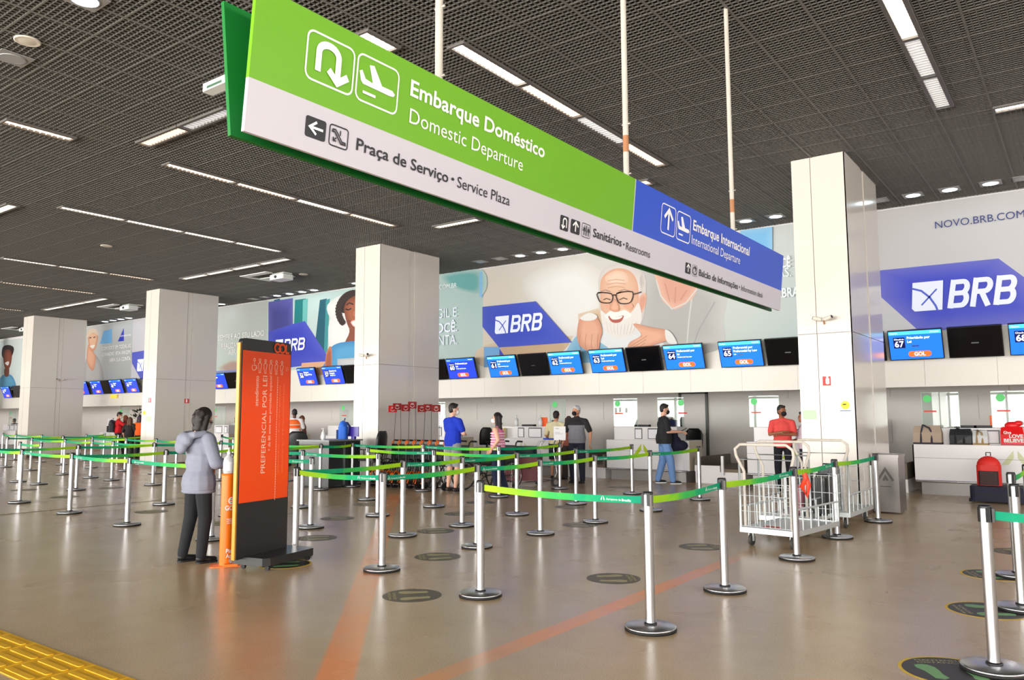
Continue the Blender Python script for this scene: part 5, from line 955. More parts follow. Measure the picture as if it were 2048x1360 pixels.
# ================================================================== wheelchairs
WO = mat('wheelchair_orange', (248, 116, 12), .35); WB = mat('wheelchair_black', (16, 18, 18), .5); TYR = mat('tyre_black', (20, 20, 20), .7); FLG = mat('flag_red', (160, 28, 24), .5); FLR = mat('flag_red_bright', (226, 40, 36), .5)
def wheelchair(x, y, rz, label, hw, frame, group, flag=None, wm=TYR):
    t = thing('wheelchair', label, 'wheelchair', (x, y, 0), rz, group)   # faces local +y
    for s in (-1, 1):
        c = Vector((s*(hw+.03), -.12, .3)); wl = MB(); wl.tube([(c.x, c.y+.29*math.cos(2*PI*k/28), c.z+.29*math.sin(2*PI*k/28)) for k in range(28)], .014, n=6, closed=True); wo = wl.build('wheel', wm, t)
        r = MB().tube([(c.x+s*.025, c.y+.25*math.cos(2*PI*k/24), c.z+.25*math.sin(2*PI*k/24)) for k in range(24)], .006, n=5, closed=True)
        for k in range(12): r.cyl(c, (c.x, c.y+.28*math.cos(2*PI*k/12), c.z+.28*math.sin(2*PI*k/12)), .003, n=4)
        r.cyl((c.x-.02, c.y, c.z), (c.x+.02, c.y, c.z), .025, n=10); r.build('spokes', STL, wo)
        MB().cyl((s*hw-.012, .32, .08), (s*hw+.012, .32, .08), .08, n=14).build('caster', TYR, t)
        MB().tube([(s*hw, -.265, .9), (s*hw, -.28, .97), (s*hw, -.33, 1.0)], .015).build('push_handle', frame, t); MB().tube([(s*hw, .44, .12), (s*hw, .4, .3), (s*hw, .33, .36), (s*hw, .24, .34), (s*hw, .22, .26)], .016).build('front_tube', frame, t)
        MB().tube([(s*hw, .32, .1), (s*hw, .32, .24), (s*hw, .22, .3), (s*hw, -.2, .3), (s*hw, -.24, .5), (s*hw, -.26, .9)], .013).tube([(s*hw, .3, .28), (s*hw, .36, .5), (s*hw, .3, .54), (s*hw, -.25, .5)], .012).tube([(s*hw, -.25, .72), (s*hw, .1, .72), (s*hw, .16, .66), (s*hw, .16, .5)], .012).tube([(s*hw, .34, .45), (s*hw, .46, .15), (s*hw, .52, .13)], .011).build('side_frame', WB, t)
        MB().cyl((s*hw, -.32, 1.0), (s*hw, -.46, .99), .019).build('push_grip', WB, t); MB().rbox(s*hw-.025, s*hw+.025, -.16, .1, .73, .76, .02).build('arm_pad', WB, t)
        MB().box(s*hw-(.1 if s > 0 else 0), s*hw+(.0 if s > 0 else .1), .48, .64, .1, .115).build('footrest', WB, t)
    MB().box(-hw, hw, -.24, .2, .47, .51).build('seat', WB, t); MB().box(-hw, hw, -.275, -.25, .52, .92).build('backrest', WB, t)
    if flag:
        m, z, lean, sd = flag; p0 = Vector((hw*.6, -.27, .88)); p1 = p0+Vector((lean, -.02, z-.88))
        MB().cyl(p0, p1, .006, n=6).build('flag_pole', DARK, t); fl = Plane((p1.x, p1.y, p1.z-.15), Vector((.2, 1, 0)), (0, 0, 1))
        o = slab(fl, -.02, .21, .0, .15, .006, 'flag', m, t, .003); strokes(fl, [arc(.1, .085, .06, 200, 340, 8), [(.05, .09), (.15, .09)]], .012, .005, WHITE, o, 'flag_print'); f2 = Plane(fl.pt(.21, 0), -fl.u, fl.v); strokes(f2, [arc(.11, .085, .06, 200, 340, 8), [(.06, .09), (.16, .09)], [(.075, .11), (.145, .11)]], .012, .0055, WHITE, o, 'flag_print')
    return t
fl_px = (('first folded wheelchair of the row, with the brightest red flag, closest to the cabinet', FLR, 1.78, -.05), ('second folded wheelchair of the row, with a leaning dark red flag', FLG, 1.83, .04), ('third folded wheelchair of the row, seen below two leaning poles', FLG, 1.8, .0), ('fourth folded wheelchair of the row, with the tallest flag', FLG, 1.86, .03), ('fifth folded wheelchair of the row, flag overlapped by its neighbours', FLG, 1.78, -.03), ('sixth folded wheelchair of the row, flag in front of another flag', FLG, 1.8, .02), ('seventh folded wheelchair of the row, flag closest to the man in royal blue', FLG, 1.78, .0))
for k, (lb, m, z, ln) in enumerate(fl_px):
    wheelchair(-12.72+k*.21, 12.6+k*.02, PI, lb, .085, WO, 'folded wheelchairs with flags', (m, z, ln, 1))
wheelchair(-10.9, 12.75, PI*.9, 'open black wheelchair behind the man in royal blue', .2, WB, 'open black wheelchairs'); wheelchair(-10.0, 13.2, PI*.95, 'open black wheelchair between the royal blue man and the striped top woman', .2, WB, 'open black wheelchairs')
# ================================================================== luggage trolley with the red suitcase
BLH = mat('trolley_blue', (34, 66, 190), .4); CRM = mat('case_dark_red', (96, 16, 28), .5); CHR = mat('trolley_chrome', (190, 190, 192), .25, .9)
tq = atz(1105, 976); t = thing('luggage_trolley', 'chrome luggage trolley with a blue handle beside the man in the cream shirt', 'luggage trolley', (-9.75, 14.55, 0), -.35)
MB().tube([(-.28, -.05, .16), (.28, -.05, .16)], .014).tube([(-.26, -.9, .12), (-.26, 0, .14), (.26, 0, .14), (.26, -.9, .12)], .014).tube([(-.2, -.9, .12), (.2, -.9, .12)], .012).build('load_frame', CHR, t)
for s in (-1, 1):
    MB().tube([(s*.26, 0, .14), (s*.27, .1, .3), (s*.26, .02, .8), (s*.24, .06, .95), (s*.18, .16, 1.04)], .014).build('upright', CHR, t); MB().cyl((s*.31-.02, .02, .1), (s*.31+.02, .02, .1), .1, n=18).build('wheel', WHL, t); MB().lathe([(.06, -.022), (.06, .022)], 14, 0, Matrix.Translation((s*.31, .02, .1)) @ Matrix.Rotation(PI/2, 4, 'Y')).build('wheel_hub', CHR, t)
MB().cyl((0, -.86, .05), (.02, -.86, .05), .05, n=14).build('front_wheel', WHL, t); MB().tube([(-.24, .12, 1.02), (.24, .12, 1.02)], .02).build('handle_bar', BLH, t)
bk = MB()
for k in range(7): bk.tube([(-.2+k*.066, -.02, .98), (-.2+k*.066, -.16, .84), (-.2+k*.066, .0, .8)], .004, n=5)
bk.tube([(-.2, -.16, .84), (.2, -.16, .84)], .005); bk.build('wire_basket', CHR, t)
t = thing('duffel_bag', 'big dark red bag with a green cover lying on the luggage trolley', 'bag', (-9.95, 13.95, .16), .5); MB().rbox(-.42, .42, -.24, .24, 0, .5, .1).build('body', CRM, t); MB().rbox(-.3, .3, -.2, .22, .5, .72, .12).build('green_cover', mat('cover_green', (16, 50, 48), .6), t); MB().tube([(-.2, -.25, .36), (-.2, -.3, .28), (.2, -.3, .28), (.2, -.25, .36)], .015).build('carry_strap', RUB, t)
t = thing('garment_bag', 'black bag standing on the counter before the man in the cream shirt', 'bag', aty(1104, 878, 16.95)); t.location.z = .955; t.location.y = 17.1; MB().rbox(-.22, .22, -.08, .1, 0, .38, .05).build('body', WB, t); MB().tube([(-.1, 0, .38), (-.08, 0, .46), (.08, 0, .46), (.1, 0, .38)], .012).build('handle', WB, t)
for px, lb, m, z, s in ((960, 'black swivel chair back behind the royal blue man', CHB, 0, 1), (1378, 'black swivel chair behind the lime emblem counter', CHB, 0, 1), (676, 'low black chair behind the cabinet, nearer the orange vest', CHB, 0, 1)):
    q = aty(px, 880, 18.2); office_chair(q.x, 18.2, PI, lb)
tag(MB().box(-.2, .2, -.05, .05, .0, .26).build('cardboard_box', mat('box_cream', (226, 206, 140), .6), None, (-13.0, 17.12, .955)), 'cream box standing behind the royal blue man', 'box')
# ================================================================== things on and before the tote bag counter
def tote(px0, px1, ztop, m, m2, label, y=17.12, z=.952, handles=True, txt=None):
    xa, xb = aty(px0, 870, y).x, aty(px1, 870, y).x; w = xb-xa; t = thing('tote_bag', label, 'bag', ((xa+xb)/2, y, z), 0, 'bags on the counter')
    b = MB(); h = ztop; b.add([(-w/2, -.12, 0), (w/2, -.12, 0), (w/2, .12, 0), (-w/2, .12, 0), (-w/2*1.02, -.08, h*.6), (w/2*1.02, -.1, h*.6), (w/2*1.02, .1, h*.6), (-w/2*1.02, .1, h*.6), (-w/2*.96, -.02, h*.98), (w/2*.9, -.03, h), (w/2*.9, .03, h), (-w/2*.96, .03, h*.93)], [(3, 2, 1, 0), (0, 1, 5, 4), (1, 2, 6, 5), (2, 3, 7, 6), (3, 0, 4, 7), (4, 5, 9, 8), (5, 6, 10, 9), (6, 7, 11, 10), (7, 4, 8, 11), (8, 9, 10, 11)]); b.build('body', m, t)
    if handles:
        for s in (-1, 1): MB().tube([(-w*.22, s*.1-.03, .02), (-w*.22, s*.1-.03*s, h*.6), (-w*.15, s*.06, h*1.02), (w*.08, s*.07, h*.86), (w*.16, s*.1-.03*s, h*.6), (w*.16, s*.1-.03, .02)], .018).build('handle', m2, t)
    MB().box(-w/2*1.01, w/2*1.01, -.125, .125, 0, .035).build('bottom_band', m2, t)
    if txt:
        pl = Plane((0, -.135, 0), (1, 0, 0), (0, 0, 1))
        for s, a, zz, c, ww in txt: letter(pl, s, a*w, zz, c, ww*w, WHITE, t, off=.002, bold=.03)
    return t
tote(1828, 1884, .36, mat('canvas_beige', (176, 158, 140), .8), mat('canvas_navy', (48, 44, 60), .7), 'beige canvas tote bag with dark straps on the white counter'); tote(1900, 1944, .3, mat('bag_charcoal', (40, 42, 46), .45), RUB, 'dark shiny tote bag between the canvas bag and the white pouch'); tote(1946, 1976, .27, mat('pouch_white', (216, 218, 220), .5), mat('cord_tan', (170, 140, 96), .7), 'white pouch with a tan cord on the counter')
RB = mat('gift_red', (232, 22, 28), .35); t = tote(2002, 2048, .34, RB, mat('gift_dark', (170, 14, 22), .4), 'shiny red gift bag with white lettering LOVE and BELIEVE on the counter', handles=False, txt=(('Give', -.36, .21, .05, .34), ('LOVE', -.12, .14, .06, .6), ('BELIEVE', -.36, .06, .06, .85)))
MB().ell((.0, 0, .36), (.12, .05, .07)).ell((.1, 0, .4), (.07, .04, .05)).build('gathered_top', RB, t)
backpack((-1.48, 16.05, .29), 0, 1.15, mat('backpack_red', (222, 36, 26), .55), mat('backpack_maroon', (50, 12, 16), .6), 'red and black backpack sitting on the navy suitcase')
t = thing('suitcase', 'navy soft suitcase lying flat on the floor under the red backpack', 'suitcase', (-1.35, 16.1, 0)); MB().rbox(-.42, .42, -.28, .28, .03, .28, .08).build('shell', mat('case_navy', (24, 26, 52), .7), t); MB().rbox(-.42, .42, -.285, .285, .14, .16, .08).build('zip_band', RUB, t)
for s in (-1, 1): MB().cyl((-.44, s*.2, .04), (-.4, s*.2, .04), .03).build('wheel', RUB, t)
# potted plant and dark bag left of the tote counter
GNL = mat('leaf_dark', (26, 50, 34), .6); t = thing('rolling_bag', 'big black bag behind the steel bin, at the end of the tote bag counter', 'bag', (-2.55, 17.9, .3)); MB().rbox(-.4, .3, -.25, .25, 0, .62, .1).build('body', WB, t); MB().tube([(-.1, 0, .6), (-.1, 0, .8), (.1, 0, .8), (.1, 0, .6)], .015).build('handle', WB, t)
# second pillar gap: handrail, plant, desk clutter
STW = mat('rail_white', (222, 214, 196), .4); t = thing('handrail', 'pale barred stair railing behind the man with the backpack', 'railing', (-35.4, 19.0, 0)); 
rl = MB()
for z in [1.25+.14*k for k in range(8)]: rl.cyl((-1.4, 0, z), (2.6, 0, z), .018, n=6)
rl.build('rail_bar', STW, t)
for x in (-1.4, .3, .7, 2.6): MB().cyl((x, 0, 0), (x, 0, 2.3), .03, n=8).build('rail_post', STW, t)
t = thing('potted_plant', 'dark green plant in front of the stair railing', 'plant', (-34.2, 18.5, .95)); lf = MB(); random.seed(3)
for k in range(40):
    a = random.random()*2*PI; r = .1+.25*random.random(); z = .2+.75*random.random(); c = Vector((r*math.cos(a), r*math.sin(a), z)); n1 = Vector((math.cos(a+1), math.sin(a+1), .3))*.07; n2 = Vector((math.cos(a), math.sin(a), .6))*.14
    lf.add([c-n2*.3, c+n1, c+n2, c-n1], [(0, 1, 2, 3)])
lf.build('leaves', GNL, t); MB().lathe([(.12, 0), (.16, .25), (.15, .25), (.0001, .22)], 14).build('pot', mat('pot_dark', (40, 38, 36), .5), t); MB().cyl((0, 0, -.95), (0, 0, 0), .14, n=14).build('plant_stand', mat('pot_dark', (40, 38, 36), .5), t); MB().cyl((0, 0, .2), (0, 0, .8), .015).build('stem', mat('stem', (60, 50, 36), .7), t)
t = thing('equipment_cover', 'black covered equipment on the far desk beside the plant', 'equipment', (-32.6, 18.6, .8)); MB().box(-.55, .45, -.28, .28, -.8, 0).build('stand', CW, t); MB().rbox(-.6, .5, -.3, .3, 0, .4, .12).rbox(-.4, .4, -.25, .25, .35, .62, .15).build('cover', WB, t)
tag(MB().box(-.25, .25, -.01, .01, 0, .55).box(-.2, .2, -.15, .02, -.02, .0).build('paper_board', PAP, None, (-33.9, 17.1, .97)), 'white standing board left of the plant on the far counter'.replace('left of', 'before'), 'board')
tag(MB().rbox(-.22, .22, -.05, .05, 0, .14, .03).build('warning_light', mat('exit_yellow', (236, 200, 60), .4, emit=.3), None, (aty(227, 790, YW-.1).x, YW-.08, 2.38)), 'small yellow and white sign plate under the far screens', 'sign')
# ================================================================== people
def remesh(mb, name, vox, mats, parent, smooth=6, cut=None, extra=None):
    """weld the overlapping pieces of mb into one continuous surface"""
    me = mb.mesh(name); o = bpy.data.objects.new(name, me); COL.objects.link(o)
    m = o.modifiers.new('weld', 'REMESH'); m.mode = 'VOXEL'; m.voxel_size = vox
    if smooth: k = o.modifiers.new('soft', 'SMOOTH'); k.iterations = smooth; k.factor = .5
    dg = bpy.context.evaluated_depsgraph_get(); r = bpy.data.meshes.new_from_object(o.evaluated_get(dg)); bpy.data.objects.remove(o); bpy.data.meshes.remove(me)
    if cut or extra:
        b = bmesh.new(); b.from_mesh(r)
        for co, no in (cut or ()): bmesh.ops.bisect_plane(b, geom=b.verts[:]+b.edges[:]+b.faces[:], plane_co=co, plane_no=no, clear_outer=True)
        if extra: e = extra.mesh('x'); b.from_mesh(e); bpy.data.meshes.remove(e)
        b.to_mesh(r); b.free()
    r.polygons.foreach_set('use_smooth', [True]*len(r.polygons)); r.name = name
    for q in (mats if isinstance(mats, list) else [mats]): r.materials.append(q)
    return link(name, r, parent)
def lerp(a, b, t): return Vector(a)+(Vector(b)-Vector(a))*t
SKIN = {'light': (228, 176, 150), 'tan': (206, 146, 112), 'brown': (160, 100, 70), 'dark': (96, 60, 46)}
def person(label, x, y, head, H, skin='tan', hair=(30, 22, 20), top=(60, 60, 60), sleeve=.9, bottom=(30, 34, 50), shorts=False, shoes=(26, 24, 24), sole=None, arms=None, look=(0, 0), longhair=0., mask=None, hem=.93, fat=1., tank=False, legs=None, glasses=False, fine=.012, lean=0., z0=0., name='person', bulk=1.16, cap=None, skinny=False):
    s = H/1.75; t = thing(name, label, 'person', (x, y, z0), math.radians(head)); S = lambda p: tuple(Vector(p)*s)
    sk = mat('skin_'+skin, SKIN[skin], .5, noise=.06, nscale=14); hm_ = mat('hair_%d_%d_%d' % hair, hair, .6, noise=.35, nscale=60); tm = mat('cloth_%d_%d_%d' % top, top, .85, noise=.12, nscale=24); bm_ = mat('cloth_%d_%d_%d' % bottom, bottom, .85, noise=.15, nscale=20)
    sm = mat('shoe_%d_%d_%d' % shoes, shoes, .5)
    A = {'rs': (.185, 0, 1.43), 're': (.245, -.03, 1.14), 'rw': (.25, .06, .89), 'ls': (-.185, 0, 1.43), 'le': (-.245, -.03, 1.14), 'lw': (-.25, .06, .89)}; A.update(arms or {}); B = bulk; wide = 1+(B-1)*.75
    for k_ in A: A[k_] = (A[k_][0]*wide, A[k_][1], A[k_][2]-(.045 if k_[1] == 's' else 0))
    G = {'rh': (.09, 0, .92), 'rk': (.105, .03, .5), 'ra': (.105, -.02, .09), 'lh': (-.09, 0, .92), 'lk': (-.105, .03, .5), 'la': (-.105, -.02, .09)}; G.update(legs or {})
    for k_ in G: G[k_] = (G[k_][0]*wide, G[k_][1], G[k_][2])
    hc = Vector((0, .025+lean, 1.615)); HM = Matrix.Translation(hc*s) @ Matrix.Rotation(math.radians(look[0]), 4, 'Z') @ Matrix.Rotation(math.radians(-look[1]), 4, 'X') @ Matrix.Scale(s, 4)
    # ---- body: one surface
    b = MB()
    b.ell((0, -.008, .03), (.077, .094, .098), HM).ell((0, .022, -.035), (.06, .072, .078), HM).ell((0, .07, -.085), (.028, .026, .024), HM).ell((0, .05, -.05), (.05, .045, .05), HM)
    b.ell((0, .096, -.012), (.013, .017, .024), HM, 8, 6).ell((0, .105, -.024), (.017, .014, .011), HM, 8, 6).ell((0, .082, .022), (.05, .014, .014), HM, 8, 6)
    for q in (-1, 1): b.ell((q*.077, -.005, -.005), (.011, .024, .034), HM, 8, 6)
    b.cap(S((0, -.015, 1.4)), .058*s, tuple(HM @ Vector((0, -.02, -.05))), .05*s)
    lz = lambda z: lean*(z-.95)/.65
    for c, r in (((0, 0, 1.29), (.15*B, .092*B, .155)), ((0, .012, 1.1), (.138*fat*B, .094*fat*B, .17)), ((0, -.005, .93), (.15*B, .1*B, .11))): b.ell((0, (c[1]+lz(c[2]))*s, c[2]*s), tuple(v*s for v in r))
    hands = MB()
    for q in 'rl':
        sgn = 1 if q == 'r' else -1; sh, el, wr = (Vector(A[q+k]) for k in 'sew'); sh = sh+Vector((0, lz(1.43), 0))
        b.cap(S((sgn*.03, lz(1.43), 1.43)), .042*s, S(sh), .05*s); b.cap(S(sh), .05*s*B, S(el), .038*s*B); b.cap(S(el), .038*s*B, S(wr), .027*s)
        f = (wr-el).normalized(); up_ = Vector((0, 0, 1)) if abs(f.z) < .7 else Vector((0, 1, 0)); side = f.cross(up_).normalized(); nn = side.cross(f)
        if abs(f.z) >= .7: side, nn = Vector((0, 1, 0)), Vector((-sgn, 0, 0))
        pc = wr+f*.05
        for k in (-1, 0, 1): b.cap(S(wr+f*.012+side*k*.014), .015*s, S(wr+f*.08+side*k*.022), .014*s)
        for k, L in enumerate((.064, .074, .07, .056)):
            p0 = wr+f*.085+side*(.033-.022*k); p1 = p0+f*L*.55-nn*.012; p2 = p1+f*L*.35-nn*.035
            hands.tube([S(p0-f*.02), S(p0), S(p1), S(p2)], [.0095*s, .0095*s, .0085*s, .006*s], 6)
        p0 = wr+f*.03+side*.03; hands.tube([S(p0), S(p0+side*.028+f*.03-nn*.01), S(p0+side*.03+f*.062-nn*.02)], [.012*s, .0105*s, .008*s], 6)
        hp, kn, an = (Vector(G[q+k]) for k in 'hka')
        b.cap(S(hp), .074*s*(1+(B-1)*.5), S(kn), .052*s*B); b.cap(S(kn), .054*s*B, S(an+Vector((0, 0, .02))), .036*s); pass
    remesh(b, 'body', fine*s, sk, t, 5, extra=hands)
    # ---- face
    fc = MB()
    for q in (-1, 1): fc.ell((q*.03, .084, .008), (.012, .007, .006), HM, 8, 5)
    fc.build('eyes', mat('eye_dark', (40, 30, 28), .3), t)
    br = MB()
    for q in (-1, 1): br.ell((q*.032, .089, .031), (.021, .006, .0045), HM, 8, 5)
    br.build('eyebrows', hm_, t)
    if mask:
        mk = MB().ell((0, .06, -.045), (.058, .062, .058), HM).ell((0, .1, -.035), (.026, .026, .032), HM); mo = remesh(mk, 'face_mask', .008*s, mat('mask_%d_%d_%d' % mask, mask, .8), t, 3)
        st_ = MB()
        for q in (-1, 1): st_.tube([tuple(HM @ Vector(p)) for p in ((q*.05, .065, -.02), (q*.078, .02, .0), (q*.084, -.02, .01), (q*.06, -.07, .03))], .0035*s, 5); st_.tube([tuple(HM @ Vector(p)) for p in ((q*.05, .06, -.07), (q*.07, .01, -.05), (q*.078, -.015, -.03))], .0035*s, 5)
        st_.build('mask_strap', mat('mask_%d_%d_%d' % mask, mask, .8), t)
    else: MB().ell((0, .094, -.058), (.024, .008, .006), HM, 8, 5).build('mouth', mat('lips', (160, 84, 76), .5), t)
    if glasses:
        gl = MB()
        for q in (-1, 1): gl.tube([tuple(HM @ Vector((q*.033+.026*math.cos(a*PI/6), .103, .006+.02*math.sin(a*PI/6)))) for a in range(12)], .003*s, 5, closed=True); gl.tube([tuple(HM @ Vector(p)) for p in ((q*.058, .1, .01), (q*.08, .06, .01), (q*.084, -.01, .005))], .003*s, 5)
        gl.tube([tuple(HM @ Vector(p)) for p in ((-.008, .104, .01), (.008, .104, .01))], .003*s, 5); gl.build('glasses', DARK, t)
    # ---- hair
    h = MB().ell((0, -.02, .045), (.084, .096, .098), HM)
    if longhair:
        h.ell((0, -.04, -.02), (.09, .07, .1), HM)
        for q in (-1, 0, 1): h.cap(tuple(HM @ Vector((q*.05, -.06, .02))), .05*s, tuple(HM @ Vector((q*.07, -.075, .0))+Vector((0, 0, -(.05+longhair)*s))), .04*s)
        for q in (-1, 1): h.cap(tuple(HM @ Vector((q*.068, .012, .05))), .034*s, tuple(HM @ Vector((q*.09, -.02, .02))+Vector((0, 0, -(.06+longhair*.9)*s))), .036*s)
        rr = random.Random(len(label))
        for k in range(26):
            a = PI+rr.random()*PI; z = .06-rr.random()*(.1+longhair); h.ell(tuple(HM @ Vector((.082*math.cos(a)*(1.1 if z < 0 else 1), -.03+.075*math.sin(a), max(z, -.02)))+Vector((0, 0, min(0, z+.02)*s))), (.026*s,)*3, None, 8, 6)
    else: h.ell((0, -.05, -.005), (.072, .056, .07), HM).ell((0, .045, .1), (.06, .04, .028), HM)
    if cap: h = MB().ell((0, -.01, .05), (.088, .104, .09), HM).ell((0, .1, .05), (.06, .07, .012), HM)
    remesh(h, 'cap' if cap else 'hair', .011*s, mat('cloth_%d_%d_%d' % cap, cap, .8) if cap else hm_, t, 2)
    # ---- top
    c = MB(); e = .016
    for cc, r in (((0, 0, 1.28), (.162*B+e, .104*B+e, .165)), ((0, .012, 1.12), (.15*fat*B+e, .104*fat*B+e, .2)), ((0, 0, hem+.1), (.162*max(1, fat*.97)*B+e+.02*(B-1), .116*max(1, fat*.95)*B+e+.05*(B-1), .24))): c.ell((0, (cc[1]+lz(cc[2]))*s, cc[2]*s), tuple(v*s for v in r))
    if tank:
        for q in (-1, 1): c.cap(S((q*.09, .02, 1.36)), .05*s, S((q*.1, -.01, 1.44)), .03*s)
    else:
        c.cap(S((0, -.012+lz(1.4), 1.41)), .085*s, S((0, -.005+lz(1.45), 1.45)), .062*s)
        for q in 'rl':
            sgn = 1 if q == 'r' else -1; sh, el, wr = (Vector(A[q+k]) for k in 'sew'); sh = sh+Vector((0, lz(1.43), 0)); c.cap(S((sgn*.035, lz(1.42), 1.435)), .05*s, S(sh), .062*s*(1+(B-1)*.5))
            tip = lerp(sh, el, min(1, sleeve)); c.cap(S(sh), .062*s*B, S(tip), .055*s*B)
            if sleeve > 1: c.cap(S(el), .055*s*B, S(lerp(el, wr, sleeve-1)), .045*s*B)
    cuts = [((0, 0, hem*s), (0, 0, -1))]
    remesh(c, 'shirt', .012*s, tm, t, 5, cut=cuts)
    # ---- bottom
    c = MB().ell((0, 0, .93*s), (.165*s*B, .113*s*B, .12*s)); k_ = (.95 if skinny else 1.14)*B
    for q in 'rl':
        hp, kn, an = (Vector(G[q+k]) for k in 'hka'); c.cap(S(hp), .09*s*(1+(B-1)*.5), S(kn), .062*s*k_)
        if shorts: pass
        else: c.cap(S(kn), .062*s*k_, S(an+Vector((0, 0, -.005))), .047*s*k_)
    cut = [((0, 0, .5*s), (0, 0, -1))] if shorts else [((0, 0, .035*s), (0, 0, -1))]
    if shorts:
        c = MB().ell((0, 0, .93*s), (.165*s*B, .113*s*B, .12*s))
        for q in 'rl': c.cap(S(G[q+'h']), .096*s*B, S(lerp(G[q+'h'], G[q+'k'], 1.05)), .084*s*B)
    remesh(c, 'shorts' if shorts else 'trousers', .012*s, bm_, t, 5, cut=cut)
    for q in 'rl':
        an = Vector(G[q+'a']); sh_ = MB().ell(S((an.x, an.y+.0, .052)), (.045*s, .06*s, .045*s)).ell(S((an.x, an.y+.1, .036)), (.046*s, .095*s, .034*s)).cap(S((an.x, an.y, .05)), .042*s, S((an.x, an.y+.14, .03)), .032*s)
        so = remesh(sh_, 'shoe', .009*s, sm, t, 3, cut=[((0, 0, .006), (0, 0, -1))])
        MB().rbox((an.x-.047)*s, (an.x+.047)*s, (an.y-.055)*s, (an.y+.19)*s, 0, .02*s, .04*s).build('shoe_sole', mat('sole_%d_%d_%d' % (sole or shoes), sole or shoes, .6), so)
    return t
CROSS = {'re': (.235, .07, 1.15), 'rw': (.0, .165, 1.2), 'le': (-.235, .07, 1.15), 'lw': (.02, .18, 1.15)}
q = atz(392, 1124)
hw = person('woman in a grey hoodie and black trousers using the orange sanitizer dispenser', q.x, q.y, -8, 1.62, 'light', (34, 26, 26), (134, 138, 154), 1.55, (24, 26, 32), False, (20, 20, 22), None, {'re': (.25, .05, 1.12), 'rw': (.16, .33, 1.1), 'le': (-.2, .12, 1.12), 'lw': (.03, .36, 1.1)}, (-12, 30), .1, (236, 236, 236), .78, 1.02, glasses=True, fine=.009, skinny=True, bulk=1.3, legs={'ra': (.1, .0, .09), 'la': (-.11, -.1, .09), 'lk': (-.11, -.02, .5)})
HOOD = mat('cloth_134_138_154', (134, 138, 154)); s_ = 1.62/1.75
hd = MB().tube([tuple(Vector(p)*s_) for p in ((.11, .07, 1.42), (.15, -.02, 1.45), (.14, -.12, 1.44), (0, -.18, 1.42), (-.14, -.12, 1.44), (-.15, -.02, 1.45), (-.11, .07, 1.42))], .042*s_, 10).ell((0, -.18*s_, 1.38*s_), (.15*s_, .08*s_, .09*s_)).ell((0, -.22*s_, 1.31*s_), (.11*s_, .06*s_, .09*s_)); remesh(hd, 'hood', .011, HOOD, hw, 4)
MB().tube([(.212*s_*math.cos(a*PI/18), .152*s_*math.sin(a*PI/18), .8*s_) for a in range(36)], .02, 8, closed=True).build('hem_band', HOOD, hw); MB().box(-.05*s_, .05*s_, .15*s_, .165*s_, .95*s_, 1.36*s_).build('orange_undershirt', mat('undershirt', (232, 110, 70), .8), hw)
q = atz(905, 984); bm1 = person('man in a royal blue T-shirt and grey shorts standing with arms crossed', q.x, q.y, -12, 1.8, 'light', (26, 22, 22), (16, 52, 190), .72, (150, 152, 156), True, (44, 38, 36), (90, 84, 80), CROSS, (-22, 4), 0, (238, 238, 238), .9, 1.02)
q = atz(996, 992); sw = person('woman in a pink striped tank top with long dark hair and a white mask', q.x, q.y, 112, 1.6, 'light', (30, 22, 22), (226, 120, 164), .5, (24, 32, 62), False, (60, 48, 40), None, {'re': (.2, .02, 1.16), 'rw': (.08, .16, 1.0), 'le': (-.25, -.08, 1.17), 'lw': (-.17, .08, .98)}, (14, 0), .3, (240, 240, 240), .96, .98, tank=True, legs={'rk': (.1, -.02, .5), 'ra': (.1, -.16, .09)})
st = MB()
for k in range(7):
    z = .98+.055*k; a = (.162 if z < 1.2 else .168)*1.16+.018; st.tube([(a*1.6/1.75*math.cos(j*PI/12), (.144)*1.6/1.75*math.sin(j*PI/12), z*1.6/1.75) for j in range(24)], .009 if k % 2 else .013, 6, closed=True)
st.build('stripe_band', mat('stripe_white', (236, 228, 232), .8), sw)
q = atz(1155, 966); gm = person('grey haired man in a two tone grey polo shirt and black mask', q.x, q.y, 190, 1.77, 'tan', (196, 196, 200), (126, 126, 136), .8, (28, 32, 50), False, (22, 20, 20), None, {'re': (.27, -.06, 1.14), 'rw': (.3, .02, .9), 'le': (-.28, -.04, 1.14), 'lw': (-.3, .06, .9)}, (-24, 0), 0, (26, 20, 22), .9, 1.1)
s_ = 1.77/1.75; yk = MB().ell((0, 0, 1.34*s_), (.212*s_, .146*s_, .105*s_)); yk.cap((-.03*s_, 0, 1.43*s_), .06*s_, (-.2*s_, 0, 1.385*s_), .074*s_); yk.cap((.03*s_, 0, 1.43*s_), .06*s_, (.2*s_, 0, 1.385*s_), .074*s_); yk.cap((0, 0, 1.43*s_), .09*s_, (0, 0, 1.47*s_), .07*s_)
for sgn, e in ((1, (.27, -.06, 1.14)), (-1, (-.28, -.04, 1.14))): w2 = 1+.16*.75; yk.cap((sgn*.185*w2*s_, 0, 1.385*s_), .075*s_, tuple(lerp((sgn*.185*w2, 0, 1.385), (e[0]*w2, e[1], e[2]), .8)*s_), .067*s_)
remesh(yk, 'dark_yoke', .012, mat('yoke_dark', (38, 36, 40), .85), gm, 4)
q = atz(1330, 967); jm = person('man in a black T-shirt and light blue jeans looking at his phone', q.x, q.y, -52, 1.8, 'light', (28, 22, 22), (34, 34, 38), .85, (112, 150, 206), False, (22, 22, 26), (232, 232, 232), {'re': (.25, .03, 1.14), 'rw': (.14, .34, 1.13), 'le': (-.22, .08, 1.14), 'lw': (.0, .36, 1.12)}, (-4, 8), 0, (28, 24, 26), .87, 1.14, bulk=1.26, legs={'rk': (.12, .1, .5), 'ra': (.13, .14, .09), 'lk': (-.12, -.0, .5), 'la': (-.13, -.12, .09)})
